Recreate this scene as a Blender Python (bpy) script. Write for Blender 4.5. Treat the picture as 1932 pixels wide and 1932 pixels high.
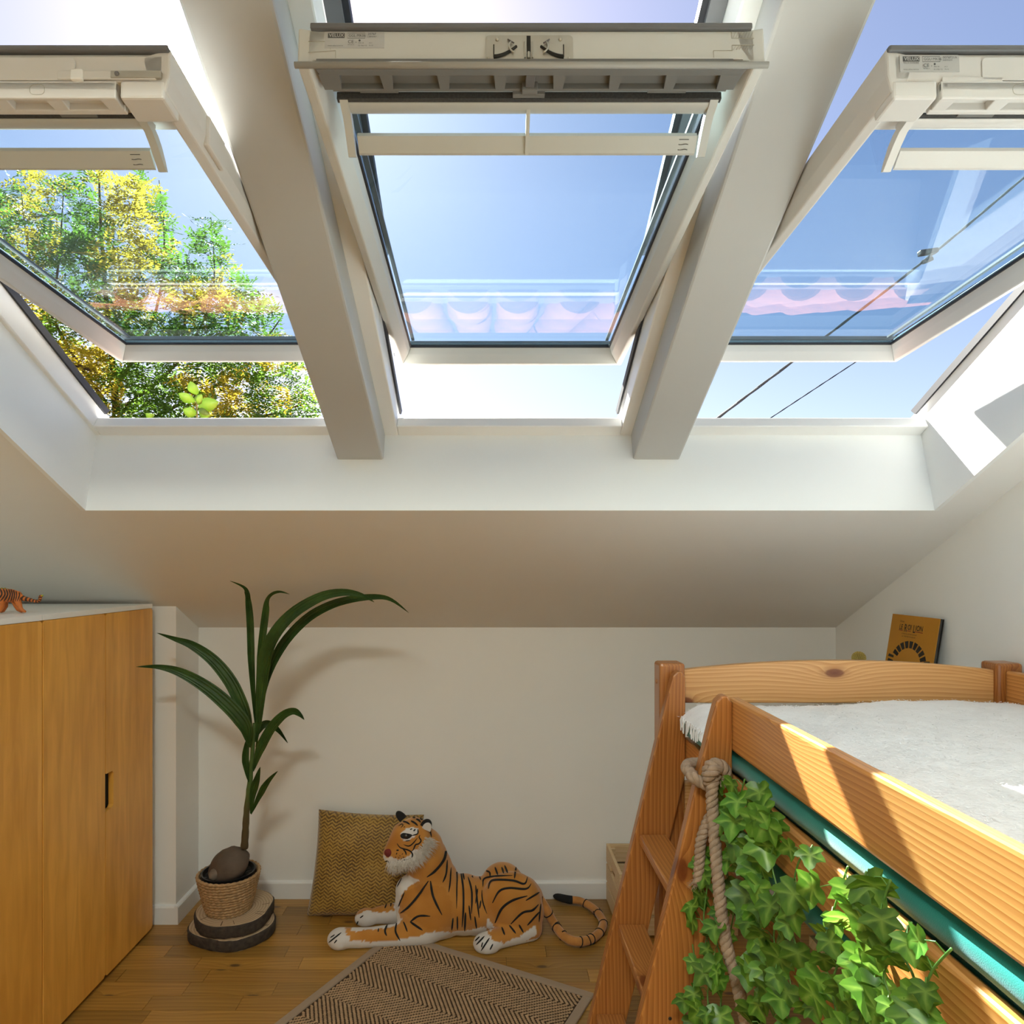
import bpy, bmesh, math, random
from mathutils import Vector, Matrix, noise
from mathutils.bvhtree import BVHTree
for o in list(bpy.data.objects): bpy.data.objects.remove(o)
SC = bpy.context.scene
COL = SC.collection
random.seed(7)

# ------------------------------------------------------------------ camera
F = 1288.0; VX = 924.0; VY = 1075.0; CH = 1.415      # focal length in px, vanishing point, eye height
cam = bpy.data.cameras.new('camera'); camo = bpy.data.objects.new('camera', cam); COL.objects.link(camo)
cam.sensor_width = 36.0; cam.lens = 36.0 * F / 1932.0
cam.shift_x = (966 - VX) / 1932.0; cam.shift_y = (VY - 966) / 1932.0
cam.clip_start = 0.02; cam.clip_end = 500
camo.location = (0, 0, CH); camo.rotation_euler = (math.pi / 2, 0, 0)
SC.camera = camo

# ------------------------------------------------------------------ sky, sun, exposure
SKYE, SUNE, FILL, EXPO = 0.138, 30.0, 64.0, 0.34
SUN = Vector((-0.275, 1.0, 0.86)).normalized()
w = bpy.data.worlds.new('sky'); SC.world = w; w.use_nodes = True
wn = w.node_tree.nodes; wl = w.node_tree.links; wn.clear()
sky = wn.new('ShaderNodeTexSky'); sky.sky_type = 'NISHITA'; sky.sun_disc = False
sky.sun_elevation = math.asin(SUN.z); sky.sun_rotation = math.atan2(SUN.x, SUN.y)
sky.altitude = 100; sky.air_density = 1.0; sky.dust_density = 0.55; sky.ozone_density = 1.0
bg = wn.new('ShaderNodeBackground'); out = wn.new('ShaderNodeOutputWorld')
bg.inputs['Strength'].default_value = SKYE
tint = wn.new('ShaderNodeMix'); tint.data_type = 'RGBA'; tint.blend_type = 'MULTIPLY'; tint.inputs[0].default_value = 1.0; tint.inputs[7].default_value = (1.05, 0.945, 0.97, 1)   # camera white balance
wl.new(sky.outputs[0], tint.inputs[6]); wl.new(tint.outputs[2], bg.inputs['Color']); wl.new(bg.outputs[0], out.inputs[0])
sun = bpy.data.lights.new('sun', 'SUN'); sun.energy = SUNE; sun.angle = 0.009; sun.color = (1.0, 0.985, 0.91)
suno = bpy.data.objects.new('sun', sun); COL.objects.link(suno)
suno.rotation_euler = (-SUN).to_track_quat('-Z', 'Y').to_euler(); suno.location = (-2, 8, 9)
vs = SC.view_settings
SC.display_settings.display_device = 'sRGB'
vs.view_transform = 'Standard'; vs.look = 'None'; vs.gamma = 1.0; vs.use_curve_mapping = False; vs.exposure = EXPO
SC.cycles.max_bounces = 9; SC.cycles.diffuse_bounces = 6; SC.cycles.transparent_max_bounces = 16; SC.cycles.caustics_reflective = False; SC.cycles.caustics_refractive = False
SC.cycles.sample_clamp_indirect = 6.0

# ------------------------------------------------------------------ helpers
def px(x, y, Y):                       # a point seen at pixel (x, y) at distance Y
    return Vector(((x - VX) * Y / F, Y, CH + (VY - y) * Y / F))
def pxf(x, y, z=0.0):                  # pixel of a point lying at height z
    Y = (CH - z) * F / (y - VY); return Vector(((x - VX) * Y / F, Y, z))

class MB:
    def __init__(s): s.v = []; s.f = []; s.uv = None
    def add(s, vs_, fs):
        b = len(s.v); s.v += [Vector(p) for p in vs_]; s.f += [tuple(b + i for i in f) for f in fs]; return s
    def box(s, a, b):
        (x0, y0, z0), (x1, y1, z1) = a, b
        return s.add([(x0,y0,z0),(x1,y0,z0),(x1,y1,z0),(x0,y1,z0),(x0,y0,z1),(x1,y0,z1),(x1,y1,z1),(x0,y1,z1)],
                     [(0,3,2,1),(4,5,6,7),(0,1,5,4),(1,2,6,5),(2,3,7,6),(3,0,4,7)])
    def hexa(s, p):                    # 8 corners ordered as box()
        return s.add(p, [(0,3,2,1),(4,5,6,7),(0,1,5,4),(1,2,6,5),(2,3,7,6),(3,0,4,7)])
    def bar(s, p, q, wx, wy, up=(0,0,1)):   # square bar from p to q
        p, q = Vector(p), Vector(q); d = (q - p).normalized(); u = Vector(up); a = d.cross(u)
        if a.length < 1e-4: a = d.cross(Vector((1,0,0)))
        a.normalize(); b = a.cross(d).normalized(); a = a * wx / 2; b = b * wy / 2
        return s.hexa([p-a-b, p+a-b, p+a+b, p-a+b, q-a-b, q+a-b, q+a+b, q-a+b])
    def prism(s, poly, fn, d0, d1):    # 2D polygon extruded; fn(u, v, d) -> point
        n = len(poly)
        vs_ = [fn(u, v, d0) for u, v in poly] + [fn(u, v, d1) for u, v in poly]
        return s.add(vs_, [tuple(range(n))[::-1], tuple(range(n, 2 * n))] + [(i, (i+1) % n, n + (i+1) % n, n + i) for i in range(n)])
    def tube(s, pts, r, n=8, closed=False, cap=True):
        pts = [Vector(p) for p in pts]; m = len(pts); R = r if hasattr(r, '__len__') else [r] * m
        ref = None; rings = []
        for i, p in enumerate(pts):
            if closed: t = pts[(i+1) % m] - pts[i-1]
            else: t = pts[min(i+1, m-1)] - pts[max(i-1, 0)]
            if t.length < 1e-9: t = Vector((0,0,1))
            t.normalize()
            if ref is None: ref = t.orthogonal().normalized()
            ref = (ref - t * ref.dot(t))
            if ref.length < 1e-6: ref = t.orthogonal()
            ref.normalize(); b = t.cross(ref)
            rings.append([p + (ref * math.cos(2*math.pi*k/n) + b * math.sin(2*math.pi*k/n)) * R[i] for k in range(n)])
        fs = []
        for i in range(m if closed else m - 1):
            j = (i + 1) % m
            fs += [(i*n+k, i*n+(k+1) % n, j*n+(k+1) % n, j*n+k) for k in range(n)]
        if cap and not closed: fs += [tuple(range(n))[::-1], tuple((m-1)*n+k for k in range(n))]
        return s.add([p for r_ in rings for p in r_], fs)
    def lathe(s, prof, c=(0,0,0), n=32, fn=None):
        c = Vector(c); m = len(prof)
        vs_ = []
        for i, (r, z) in enumerate(prof):
            for k in range(n):
                a = 2*math.pi*k/n; p = c + Vector((r*math.cos(a), r*math.sin(a), z)); vs_.append(fn(p, a, i) if fn else p)
        fs = [(i*n+k, i*n+(k+1) % n, (i+1)*n+(k+1) % n, (i+1)*n+k) for i in range(m-1) for k in range(n)]
        if prof[0][0] > 1e-6: fs.append(tuple(range(n))[::-1])
        if prof[-1][0] > 1e-6: fs.append(tuple((m-1)*n+k for k in range(n)))
        return s.add(vs_, fs)
    def ball(s, c, r, nu=16, nv=10, M=None):
        c = Vector(c); r = Vector(r) if hasattr(r, '__len__') else Vector((r, r, r)); M = M or Matrix.Identity(3)
        vs_ = [c + M @ Vector((0, 0, r.z))]
        for i in range(1, nv):
            t = math.pi*i/nv
            vs_ += [c + M @ Vector((r.x*math.sin(t)*math.cos(2*math.pi*k/nu), r.y*math.sin(t)*math.sin(2*math.pi*k/nu), r.z*math.cos(t))) for k in range(nu)]
        vs_.append(c + M @ Vector((0, 0, -r.z)))
        fs = [(0, 1+k, 1+(k+1) % nu) for k in range(nu)]
        for i in range(nv-2):
            fs += [(1+i*nu+k, 1+(i+1)*nu+k, 1+(i+1)*nu+(k+1) % nu, 1+i*nu+(k+1) % nu) for k in range(nu)]
        L = len(vs_)-1; b = 1+(nv-2)*nu
        fs += [(L, b+(k+1) % nu, b+k) for k in range(nu)]
        return s.add(vs_, fs)
    def mesh(s, name, off=(0,0,0)):
        me = bpy.data.meshes.new(name); off = Vector(off)
        me.from_pydata([p - off for p in s.v], [], s.f); me.update()
        bm = bmesh.new(); bm.from_mesh(me); bmesh.ops.recalc_face_normals(bm, faces=bm.faces); bm.to_mesh(me); bm.free()
        return me

def base_of(o):
    p = Vector((0,0,0))
    while o is not None: p += o.location; o = o.parent
    return p
def tag(o, label=None, cat=None, group=None, kind=None):
    if label: o['label'] = label
    if cat: o['category'] = cat
    if group: o['group'] = group
    if kind: o['kind'] = kind
    return o
def thing(name, loc, label=None, cat=None, group=None, kind=None):
    o = bpy.data.objects.new(name, None); COL.objects.link(o); o.location = loc; o.empty_display_size = 0.05
    return tag(o, label, cat, group, kind)
def finish(o, smooth, bevel, seg=2):
    me = o.data
    if smooth:
        me.polygons.foreach_set('use_smooth', [True] * len(me.polygons))
        if smooth is not True: me.set_sharp_from_angle(angle=math.radians(smooth))
    if bevel:
        m = o.modifiers.new('bevel', 'BEVEL'); m.width = bevel; m.segments = seg; m.limit_method = 'ANGLE'; m.angle_limit = 0.6
        m.harden_normals = False
def part(name, mb, m, parent=None, smooth=False, bevel=0, label=None, kind=None, loc=None):
    """one mesh object; points are given in world space"""
    off = base_of(parent) if parent else Vector((0,0,0))
    l = Vector(loc) if loc is not None else Vector((0,0,0))          # own origin (world)
    me = mb.mesh(name, l if loc is not None else off)
    o = bpy.data.objects.new(name, me); COL.objects.link(o)
    if parent: o.parent = parent
    if loc is not None: o.location = l - off
    if m: me.materials.append(m)
    finish(o, smooth, bevel); return tag(o, label, None, None, kind)
def struct(name, mb, m, smooth=False, bevel=0):
    return tag(part(name, mb, m, None, smooth, bevel), kind='structure')
def inst(name, me, parent, loc, rot=None, scale=None):
    o = bpy.data.objects.new(name, me); COL.objects.link(o); o.parent = parent
    o.location = Vector(loc) - base_of(parent)
    if rot is not None: o.rotation_euler = rot
    if scale is not None: o.scale = scale
    return o

# ------------------------------------------------------------------ materials
MATS = {}
def _new(name):
    m = bpy.data.materials.new(name); m.use_nodes = True; MATS[name] = m
    return m, m.node_tree.nodes, m.node_tree.links, m.node_tree.nodes['Principled BSDF']
def nd(N, t, **kw):
    n = N.new(t)
    for k, v in kw.items():
        if k in n.inputs.keys(): n.inputs[k].default_value = v
        else: setattr(n, k, v)
    return n
def ramp(N, stops):
    r = N.new('ShaderNodeValToRGB'); e = r.color_ramp.elements
    while len(e) < len(stops): e.new(0.5)
    for el, (p, c) in zip(e, stops): el.position = p; el.color = (*c, 1) if len(c) == 3 else c
    return r
def plain(name, col, rough=0.5, metal=0.0, var=0.04, scale=6.0, bump=0.0, bscale=200.0, spec=0.5, sheen=0.0, coat=0.0):
    m, N, L, b = _new(name)
    tc = N.new('ShaderNodeTexCoord'); nz = nd(N, 'ShaderNodeTexNoise', Scale=scale, Detail=4.0); L.new(tc.outputs['Object'], nz.inputs['Vector'])
    r = ramp(N, [(0.25, [max(0, c*(1-var)) for c in col]), (0.75, [min(1, c*(1+var)) for c in col])])
    L.new(nz.outputs['Fac'], r.inputs[0]); L.new(r.outputs[0], b.inputs['Base Color'])
    b.inputs['Roughness'].default_value = rough; b.inputs['Metallic'].default_value = metal
    b.inputs['Specular IOR Level'].default_value = spec; b.inputs['Coat Weight'].default_value = coat
    if sheen: b.inputs['Sheen Weight'].default_value = sheen; b.inputs['Sheen Roughness'].default_value = 0.4
    if bump:
        n2 = nd(N, 'ShaderNodeTexNoise', Scale=bscale, Detail=3.0); L.new(tc.outputs['Object'], n2.inputs['Vector'])
        bp = nd(N, 'ShaderNodeBump', Strength=bump, Distance=0.002); L.new(n2.outputs['Fac'], bp.inputs['Height']); L.new(bp.outputs[0], b.inputs['Normal'])
    return m
def wood(name, light, dark, axis='x', rough=0.35, ring=26.0, knots=0.0, knotcol=(0.10,0.03,0.01), grain=0.5, rnd=False, bands=0.35, coat=0.2, knotscale=3.2):
    """boards with grain running along the given axis"""
    m, N, L, b = _new(name)
    tc = N.new('ShaderNodeTexCoord'); src = tc.outputs['Object']
    if rnd:
        oi = N.new('ShaderNodeObjectInfo'); cm = nd(N, 'ShaderNodeVectorMath', operation='SCALE'); cx = N.new('ShaderNodeCombineXYZ')
        for k in range(3): L.new(oi.outputs['Random'], cx.inputs[k])
        L.new(cx.outputs[0], cm.inputs[0]); cm.inputs['Scale'].default_value = 37.0
        ad = nd(N, 'ShaderNodeVectorMath', operation='ADD'); L.new(src, ad.inputs[0]); L.new(cm.outputs[0], ad.inputs[1]); src = ad.outputs[0]
    rot = {'x': (0,0,0), 'y': (0,0,math.pi/2), 'z': (0,math.pi/2,0)}[axis]
    mr = nd(N, 'ShaderNodeMapping', vector_type='TEXTURE'); mr.inputs['Rotation'].default_value = rot; L.new(src, mr.inputs['Vector'])
    ms = nd(N, 'ShaderNodeMapping'); ms.inputs['Scale'].default_value = (0.14, 1, 1); L.new(mr.outputs[0], ms.inputs['Vector'])
    warp = nd(N, 'ShaderNodeTexNoise', Scale=5.0, Detail=3.0); L.new(ms.outputs[0], warp.inputs['Vector'])
    base = ms.outputs[0]
    # knots: flat cells stretched along the grain; the rings bend round them
    sxyz = N.new('ShaderNodeSeparateXYZ'); L.new(mr.outputs[0], sxyz.inputs[0])
    yz = nd(N, 'ShaderNodeMath', operation='ADD'); L.new(sxyz.outputs[1], yz.inputs[0]); L.new(sxyz.outputs[2], yz.inputs[1])
    if knots:
        kx = nd(N, 'ShaderNodeMath', operation='MULTIPLY'); kx.inputs[1].default_value = 0.45; L.new(sxyz.outputs[0], kx.inputs[0])
        kc = N.new('ShaderNodeCombineXYZ'); L.new(kx.outputs[0], kc.inputs[0]); L.new(yz.outputs[0], kc.inputs[1])
        vo = nd(N, 'ShaderNodeTexVoronoi', voronoi_dimensions='2D', Scale=knotscale); L.new(kc.outputs[0], vo.inputs['Vector'])
    wv = nd(N, 'ShaderNodeTexWave', wave_type='BANDS', bands_direction='Y', Scale=ring*1.4, Distortion=0.0)
    wv.wave_profile = 'SAW'
    sw = N.new('ShaderNodeSeparateXYZ'); L.new(warp.outputs['Color'], sw.inputs[0])
    rw_ = nd(N, 'ShaderNodeMath', operation='MULTIPLY_ADD'); L.new(sw.outputs[0], rw_.inputs[0]); rw_.inputs[1].default_value = 0.085; L.new(yz.outputs[0], rw_.inputs[2])
    last = rw_.outputs[0]
    if knots:
        ex = nd(N, 'ShaderNodeMath', operation='MULTIPLY'); ex.inputs[1].default_value = -8.0; L.new(vo.outputs['Distance'], ex.inputs[0])
        ep = nd(N, 'ShaderNodeMath', operation='EXPONENT'); L.new(ex.outputs[0], ep.inputs[0])
        kd = nd(N, 'ShaderNodeMath', operation='MULTIPLY_ADD'); L.new(ep.outputs[0], kd.inputs[0]); kd.inputs[1].default_value = 0.05; L.new(last, kd.inputs[2]); last = kd.outputs[0]
    rc = N.new('ShaderNodeCombineXYZ'); L.new(last, rc.inputs[1]); ringv = rc.outputs[0]
    L.new(ringv, wv.inputs['Vector'])
    fine = nd(N, 'ShaderNodeMapping'); fine.inputs['Scale'].default_value = (2.0, 90, 90); L.new(mr.outputs[0], fine.inputs['Vector'])
    fn_ = nd(N, 'ShaderNodeTexNoise', Scale=2.0, Detail=4.0); L.new(fine.outputs[0], fn_.inputs['Vector'])
    big = nd(N, 'ShaderNodeTexNoise', Scale=2.2, Detail=2.0); L.new(ms.outputs[0], big.inputs['Vector'])
    a1 = nd(N, 'ShaderNodeMath', operation='MULTIPLY'); L.new(wv.outputs['Fac'], a1.inputs[0]); a1.inputs[1].default_value = bands
    a2 = nd(N, 'ShaderNodeMath', operation='MULTIPLY_ADD'); L.new(fn_.outputs['Fac'], a2.inputs[0]); a2.inputs[1].default_value = grain; L.new(a1.outputs[0], a2.inputs[2])
    a3 = nd(N, 'ShaderNodeMath', operation='MULTIPLY_ADD'); L.new(big.outputs['Fac'], a3.inputs[0]); a3.inputs[1].default_value = 0.55; L.new(a2.outputs[0], a3.inputs[2])
    lo = 0.25 + 0.25*grain; r = ramp(N, [(lo, light), (min(1.0, lo + 0.35 + 0.6*bands), dark)]); L.new(a3.outputs[0], r.inputs[0])
    colr = r.outputs[0]
    if rnd:
        hs = nd(N, 'ShaderNodeHueSaturation'); mr2 = nd(N, 'ShaderNodeMapRange'); mr2.inputs['To Min'].default_value = 0.72; mr2.inputs['To Max'].default_value = 1.22
        L.new(oi.outputs['Random'], mr2.inputs['Value']); L.new(mr2.outputs[0], hs.inputs['Value']); L.new(colr, hs.inputs['Color']); colr = hs.outputs[0]
    if knots:
        kr = ramp(N, [(0.0, (1,1,1)), (knots*0.75, (0.85,0.85,0.85)), (knots, (0.25,0.25,0.25)), (knots*1.7, (0,0,0))]); L.new(vo.outputs['Distance'], kr.inputs[0])
        mx = nd(N, 'ShaderNodeMix', data_type='RGBA'); L.new(kr.outputs[0], mx.inputs[0]); L.new(colr, mx.inputs[6]); mx.inputs[7].default_value = (*knotcol, 1); colr = mx.outputs[2]
    L.new(colr, b.inputs['Base Color']); b.inputs['Roughness'].default_value = rough; b.inputs['Coat Weight'].default_value = coat; b.inputs['Coat Roughness'].default_value = 0.25
    bp = nd(N, 'ShaderNodeBump', Strength=0.15, Distance=0.001); L.new(fn_.outputs['Fac'], bp.inputs['Height']); L.new(bp.outputs[0], b.inputs['Normal'])
    return m

M_wall = plain('wall_paint', (0.83, 0.825, 0.80), 0.8, var=0.012, scale=1.5, bump=0.06, bscale=900)
M_ceil = plain('ceiling_paint', (0.82, 0.805, 0.775), 0.85, var=0.012, scale=1.5, bump=0.06, bscale=900)
M_white = plain('white_lacquer', (0.86, 0.86, 0.84), 0.35, var=0.015, scale=4)
M_reveal = plain('reveal_paint', (0.85, 0.86, 0.85), 0.6, var=0.01, scale=3)
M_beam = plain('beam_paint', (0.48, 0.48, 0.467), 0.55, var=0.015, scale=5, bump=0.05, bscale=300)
M_gasket = plain('black_rubber', (0.02, 0.02, 0.025), 0.6)
M_alu = plain('grey_aluminium', (0.16, 0.16, 0.165), 0.45, metal=0.3)
# ------------------------------------------------------------------ room shell
YB = 2.947; XR = 1.494; XL = -1.99; YF = -2.2; HK = 1.166; TS = 0.485; ZF = 3.10
def zc(Y): return HK + TS * (YB - Y)                       # sloping ceiling
YT = YB - (ZF - HK) / TS
SA = math.atan(TS); CS, SN = math.cos(SA), math.sin(SA)
OY, OZ = 2.165, 1.842                                       # lower inner edge of the roof window frames
def R(X, u, n): return Vector((X, OY - u * CS + n * SN, OZ + u * SN + n * CS))

# floor: parquet strips
fl = struct('floor', MB().box((XL - .1, YF - .1, -0.06), (XR + .1, YB + .1, -0.012)), plain('floor_joint', (0.06, 0.035, 0.015), 0.8))
M_oak = wood('oak_strip', (0.50, 0.275, 0.058), (0.27, 0.125, 0.022), 'x', 0.38, ring=12, grain=0.55, rnd=True, bands=0.22, coat=0.15, knots=0.045, knotcol=(0.10, 0.05, 0.02), knotscale=5.0)
RW = 0.0755; LEN = [0.30, 0.37, 0.44, 0.52]
pm = []
for l in LEN:
    me = MB().box((-l/2 + .0007, -RW/2 + .0006, -0.012), (l/2 - .0007, RW/2 - .0006, 0.0)).mesh('plank'); me.materials.append(M_oak); pm.append(me)
rnd = random.Random(3); rest = MB(); Yr = YB - RW/2; row = 0
while Yr > YF:
    x = XL - rnd.random() * .4
    while x < XR:
        k = rnd.randrange(4); l = LEN[k]; c = x + l/2
        if c + l/2 > XL and Yr > 1.62 and c - l/2 < 1.2 and c + l/2 > -1.45:
            inst('plank', pm[k], fl, (c, Yr, rnd.uniform(-.0005, .0002)), (0, 0, 0 if rnd.random() < .5 else math.pi))
        else: rest.box((x + .0007, Yr - RW/2 + .0006, -.012), (x + l - .0007, Yr + RW/2 - .0006, -.0002))
        x += l
    Yr -= RW; row += 1
part('plank_field', rest, wood('oak_field', (0.48, 0.26, 0.056), (0.27, 0.125, 0.022), 'x', 0.38, ring=12, grain=0.5, bands=0.25), fl, kind='stuff')

# walls
struct('wall_back', MB().box((XL - .1, YB, -.06), (XR + .1, YB + .1, HK + .03)), M_wall)
XP, YP = -1.257, 2.735
struct('wall_alcove', MB().hexa([(XL, YP, -.01), (XP, YP, -.01), (XP, YB + .01, -.01), (XL, YB + .01, -.01), (XL, YP, zc(YP) + .02), (XP, YP, zc(YP) + .02), (XP, YB + .01, zc(YB) + .02), (XL, YB + .01, zc(YB) + .02)]), M_wall)
prof = [(YF - .1, -.06), (YB + .1, -.06), (YB + .1, HK + .03), (YT, ZF + .08), (YF - .1, ZF + .08)]
struct('wall_right', MB().prism(prof, lambda a, b, d: (d, a, b), XR, XR + .1), M_wall)
struct('wall_left', MB().prism(prof, lambda a, b, d: (d, a, b), XL - .1, XL), M_wall)
struct('wall_front', MB().box((XL - .1, YF - .1, -.06), (XR + .1, YF, ZF + .08)), M_wall)

# ceiling with the opening for the roof windows; the linings of the opening are its parts
AL, AR, AB, AT = -1.222, 1.345, 2.064, 0.62
BL, BR = -1.248, 1.368; UT = 1.23
a = [Vector((AL, AB, zc(AB))), Vector((AR, AB, zc(AB))), Vector((AR, AT, zc(AT))), Vector((AL, AT, zc(AT)))]
b = [R(BL, 0, .004), R(BR, 0, .004), R(BR, UT, .004), R(BL, UT, .004)]
X0, X1 = XL - .1, XR + .1
c = [Vector((X0, YB + .1, zc(YB + .1))), Vector((X1, YB + .1, zc(YB + .1))), Vector((X1, YT, ZF)), Vector((X0, YT, ZF))]
d = [R(X0, -.95, 0), R(X1, -.95, 0), R(X1, 3.75, 0), R(X0, 3.75, 0)]
mb = MB().add(c + a, [(i, (i+1) % 4, 4 + (i+1) % 4, 4 + i) for i in range(4)])
mb.add(d + b, [(i, 4 + i, 4 + (i+1) % 4, (i+1) % 4) for i in range(4)])
mb.add(c + d, [(i, 4 + i, 4 + (i+1) % 4, (i+1) % 4) for i in (0, 1, 3)])
ce = struct('ceiling', mb, M_ceil)
struct('ceiling_flat', MB().box((X0, YF - .1, ZF), (X1, YT + .002, ZF + .08)), M_ceil)
for i in range(4):
    o = (a[(i+1) % 4] + a[i]) / 2 + (b[(i+1) % 4] + b[i]) / 2
    nrm = (a[(i+1) % 4] - a[i]).cross(b[i] - a[i]).normalized()
    cen = sum(a, Vector()) / 4
    if nrm.dot(a[i] - cen) < 0: nrm = -nrm
    q = [a[i], a[(i+1) % 4], b[(i+1) % 4], b[i]]
    part('reveal', MB().hexa(q + [p + nrm * .012 for p in q]), M_reveal, ce)

# skirting boards
M_skirt = plain('skirting_paint', (0.80, 0.80, 0.79), 0.45, var=0.01)
def skirt(name, p, q, n):
    p, q, n = Vector(p), Vector(q), Vector(n)
    poly = [(0, 0), (0.014, 0), (0.014, 0.066), (0.010, 0.072), (0, 0.075)]
    dd = q - p
    return struct(name, MB().prism(poly, lambda u, v, t: p + dd * t + n * u + Vector((0, 0, v)), 0, 1), M_skirt)
skirt('baseboard_back', (XP + .014, YB, 0), (-.556, YB, 0), (0, -1, 0))
skirt('baseboard_back_right', (-.555, YB, 0), (XR, YB, 0), (0, -1, 0))
skirt('baseboard_alcove_side', (XP, YP - .014, 0), (XP, YB, 0), (1, 0, 0))
skirt('baseboard_alcove', (XL, YP, 0), (XP, YP, 0), (0, -1, 0))
skirt('baseboard_right', (XR, YF, 0), (XR, YB - .014, 0), (-1, 0, 0))

# beams between the windows
CX = 0.058; BW = 0.145; BS = 0.4625
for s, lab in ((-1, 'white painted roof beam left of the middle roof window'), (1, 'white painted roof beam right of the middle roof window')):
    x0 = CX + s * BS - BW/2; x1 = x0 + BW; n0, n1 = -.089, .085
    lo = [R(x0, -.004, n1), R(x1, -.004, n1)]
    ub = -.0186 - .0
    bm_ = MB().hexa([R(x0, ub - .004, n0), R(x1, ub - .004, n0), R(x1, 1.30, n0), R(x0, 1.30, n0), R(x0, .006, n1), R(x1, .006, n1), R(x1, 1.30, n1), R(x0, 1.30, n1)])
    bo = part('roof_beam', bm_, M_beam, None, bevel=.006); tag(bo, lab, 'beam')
# ------------------------------------------------------------------ roof windows
def glass_mat():
    m, N, L, b = _new('window_glass'); N.remove(b)
    tr = N.new('ShaderNodeBsdfTransparent'); tr.inputs[0].default_value = (0.74, 0.86, 0.915, 1)
    gl = N.new('ShaderNodeBsdfGlossy'); gl.inputs['Roughness'].default_value = 0.0
    ge = N.new('ShaderNodeNewGeometry'); dt = nd(N, 'ShaderNodeVectorMath', operation='DOT_PRODUCT'); L.new(ge.outputs['Normal'], dt.inputs[0]); L.new(ge.outputs['Incoming'], dt.inputs[1])
    ab = nd(N, 'ShaderNodeMath', operation='ABSOLUTE'); L.new(dt.outputs['Value'], ab.inputs[0])
    su = nd(N, 'ShaderNodeMath', operation='SUBTRACT'); su.inputs[0].default_value = 1.0; L.new(ab.outputs[0], su.inputs[1])
    pw = nd(N, 'ShaderNodeMath', operation='POWER'); L.new(su.outputs[0], pw.inputs[0]); pw.inputs[1].default_value = 5.0
    fr = nd(N, 'ShaderNodeMath', operation='MULTIPLY_ADD'); L.new(pw.outputs[0], fr.inputs[0]); fr.inputs[1].default_value = 0.9; fr.inputs[2].default_value = 0.035
    mx = N.new('ShaderNodeMixShader'); L.new(fr.outputs[0], mx.inputs[0]); L.new(tr.outputs[0], mx.inputs[1]); L.new(gl.outputs[0], mx.inputs[2])
    L.new(mx.outputs[0], N['Material Output'].inputs[0]); return m
M_glass = glass_mat()
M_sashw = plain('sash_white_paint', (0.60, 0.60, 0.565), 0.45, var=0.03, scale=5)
M_sashp = plain('sash_white_plastic', (0.68, 0.665, 0.64), 0.4, var=0.01, scale=5)
M_dkplastic = plain('grey_plastic', (0.17, 0.17, 0.165), 0.5, var=0.06)
M_seal = plain('felt_seal', (0.05, 0.05, 0.05), 0.95, var=0.3, scale=300)
M_steel = plain('zinc_steel', (0.50, 0.48, 0.42), 0.35, metal=0.85, var=0.1, scale=20)
M_label = plain('label_silver', (0.50, 0.50, 0.49), 0.5, var=0.02)
M_ink = plain('dark_ink', (0.10, 0.10, 0.10), 0.6)
M_flap = plain('flap_aluminium', (0.50, 0.51, 0.48), 0.4, var=0.02, metal=0.0)

def text_part(name, s, size, fn, m, parent, ext=0.0004, align='LEFT', bold=0.0, xs=1.0):
    """flat lettering: font outline laid on a surface; fn(u, v, h) -> world"""
    cu = bpy.data.curves.new(name, 'FONT'); cu.body = s; cu.size = size; cu.align_x = align; cu.extrude = 0; cu.offset = bold; cu.resolution_u = 3
    to = bpy.data.objects.new(name, cu); COL.objects.link(to)
    dg = bpy.context.evaluated_depsgraph_get(); me = bpy.data.meshes.new_from_object(to.evaluated_get(dg)); bpy.data.objects.remove(to)
    vs_ = [fn(v.co.x * xs, v.co.y, ext) for v in me.vertices]; fs = [tuple(p.vertices) for p in me.polygons]
    bpy.data.meshes.remove(me)
    return part(name, MB().add(vs_, fs), m, parent)

def hexS(S, x0, x1, v0, v1, m0, m1):
    return [S(x0, v0, m0), S(x1, v0, m0), S(x1, v1, m0), S(x0, v1, m0), S(x0, v0, m1), S(x1, v0, m1), S(x1, v1, m1), S(x0, v1, m1)]

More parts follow.
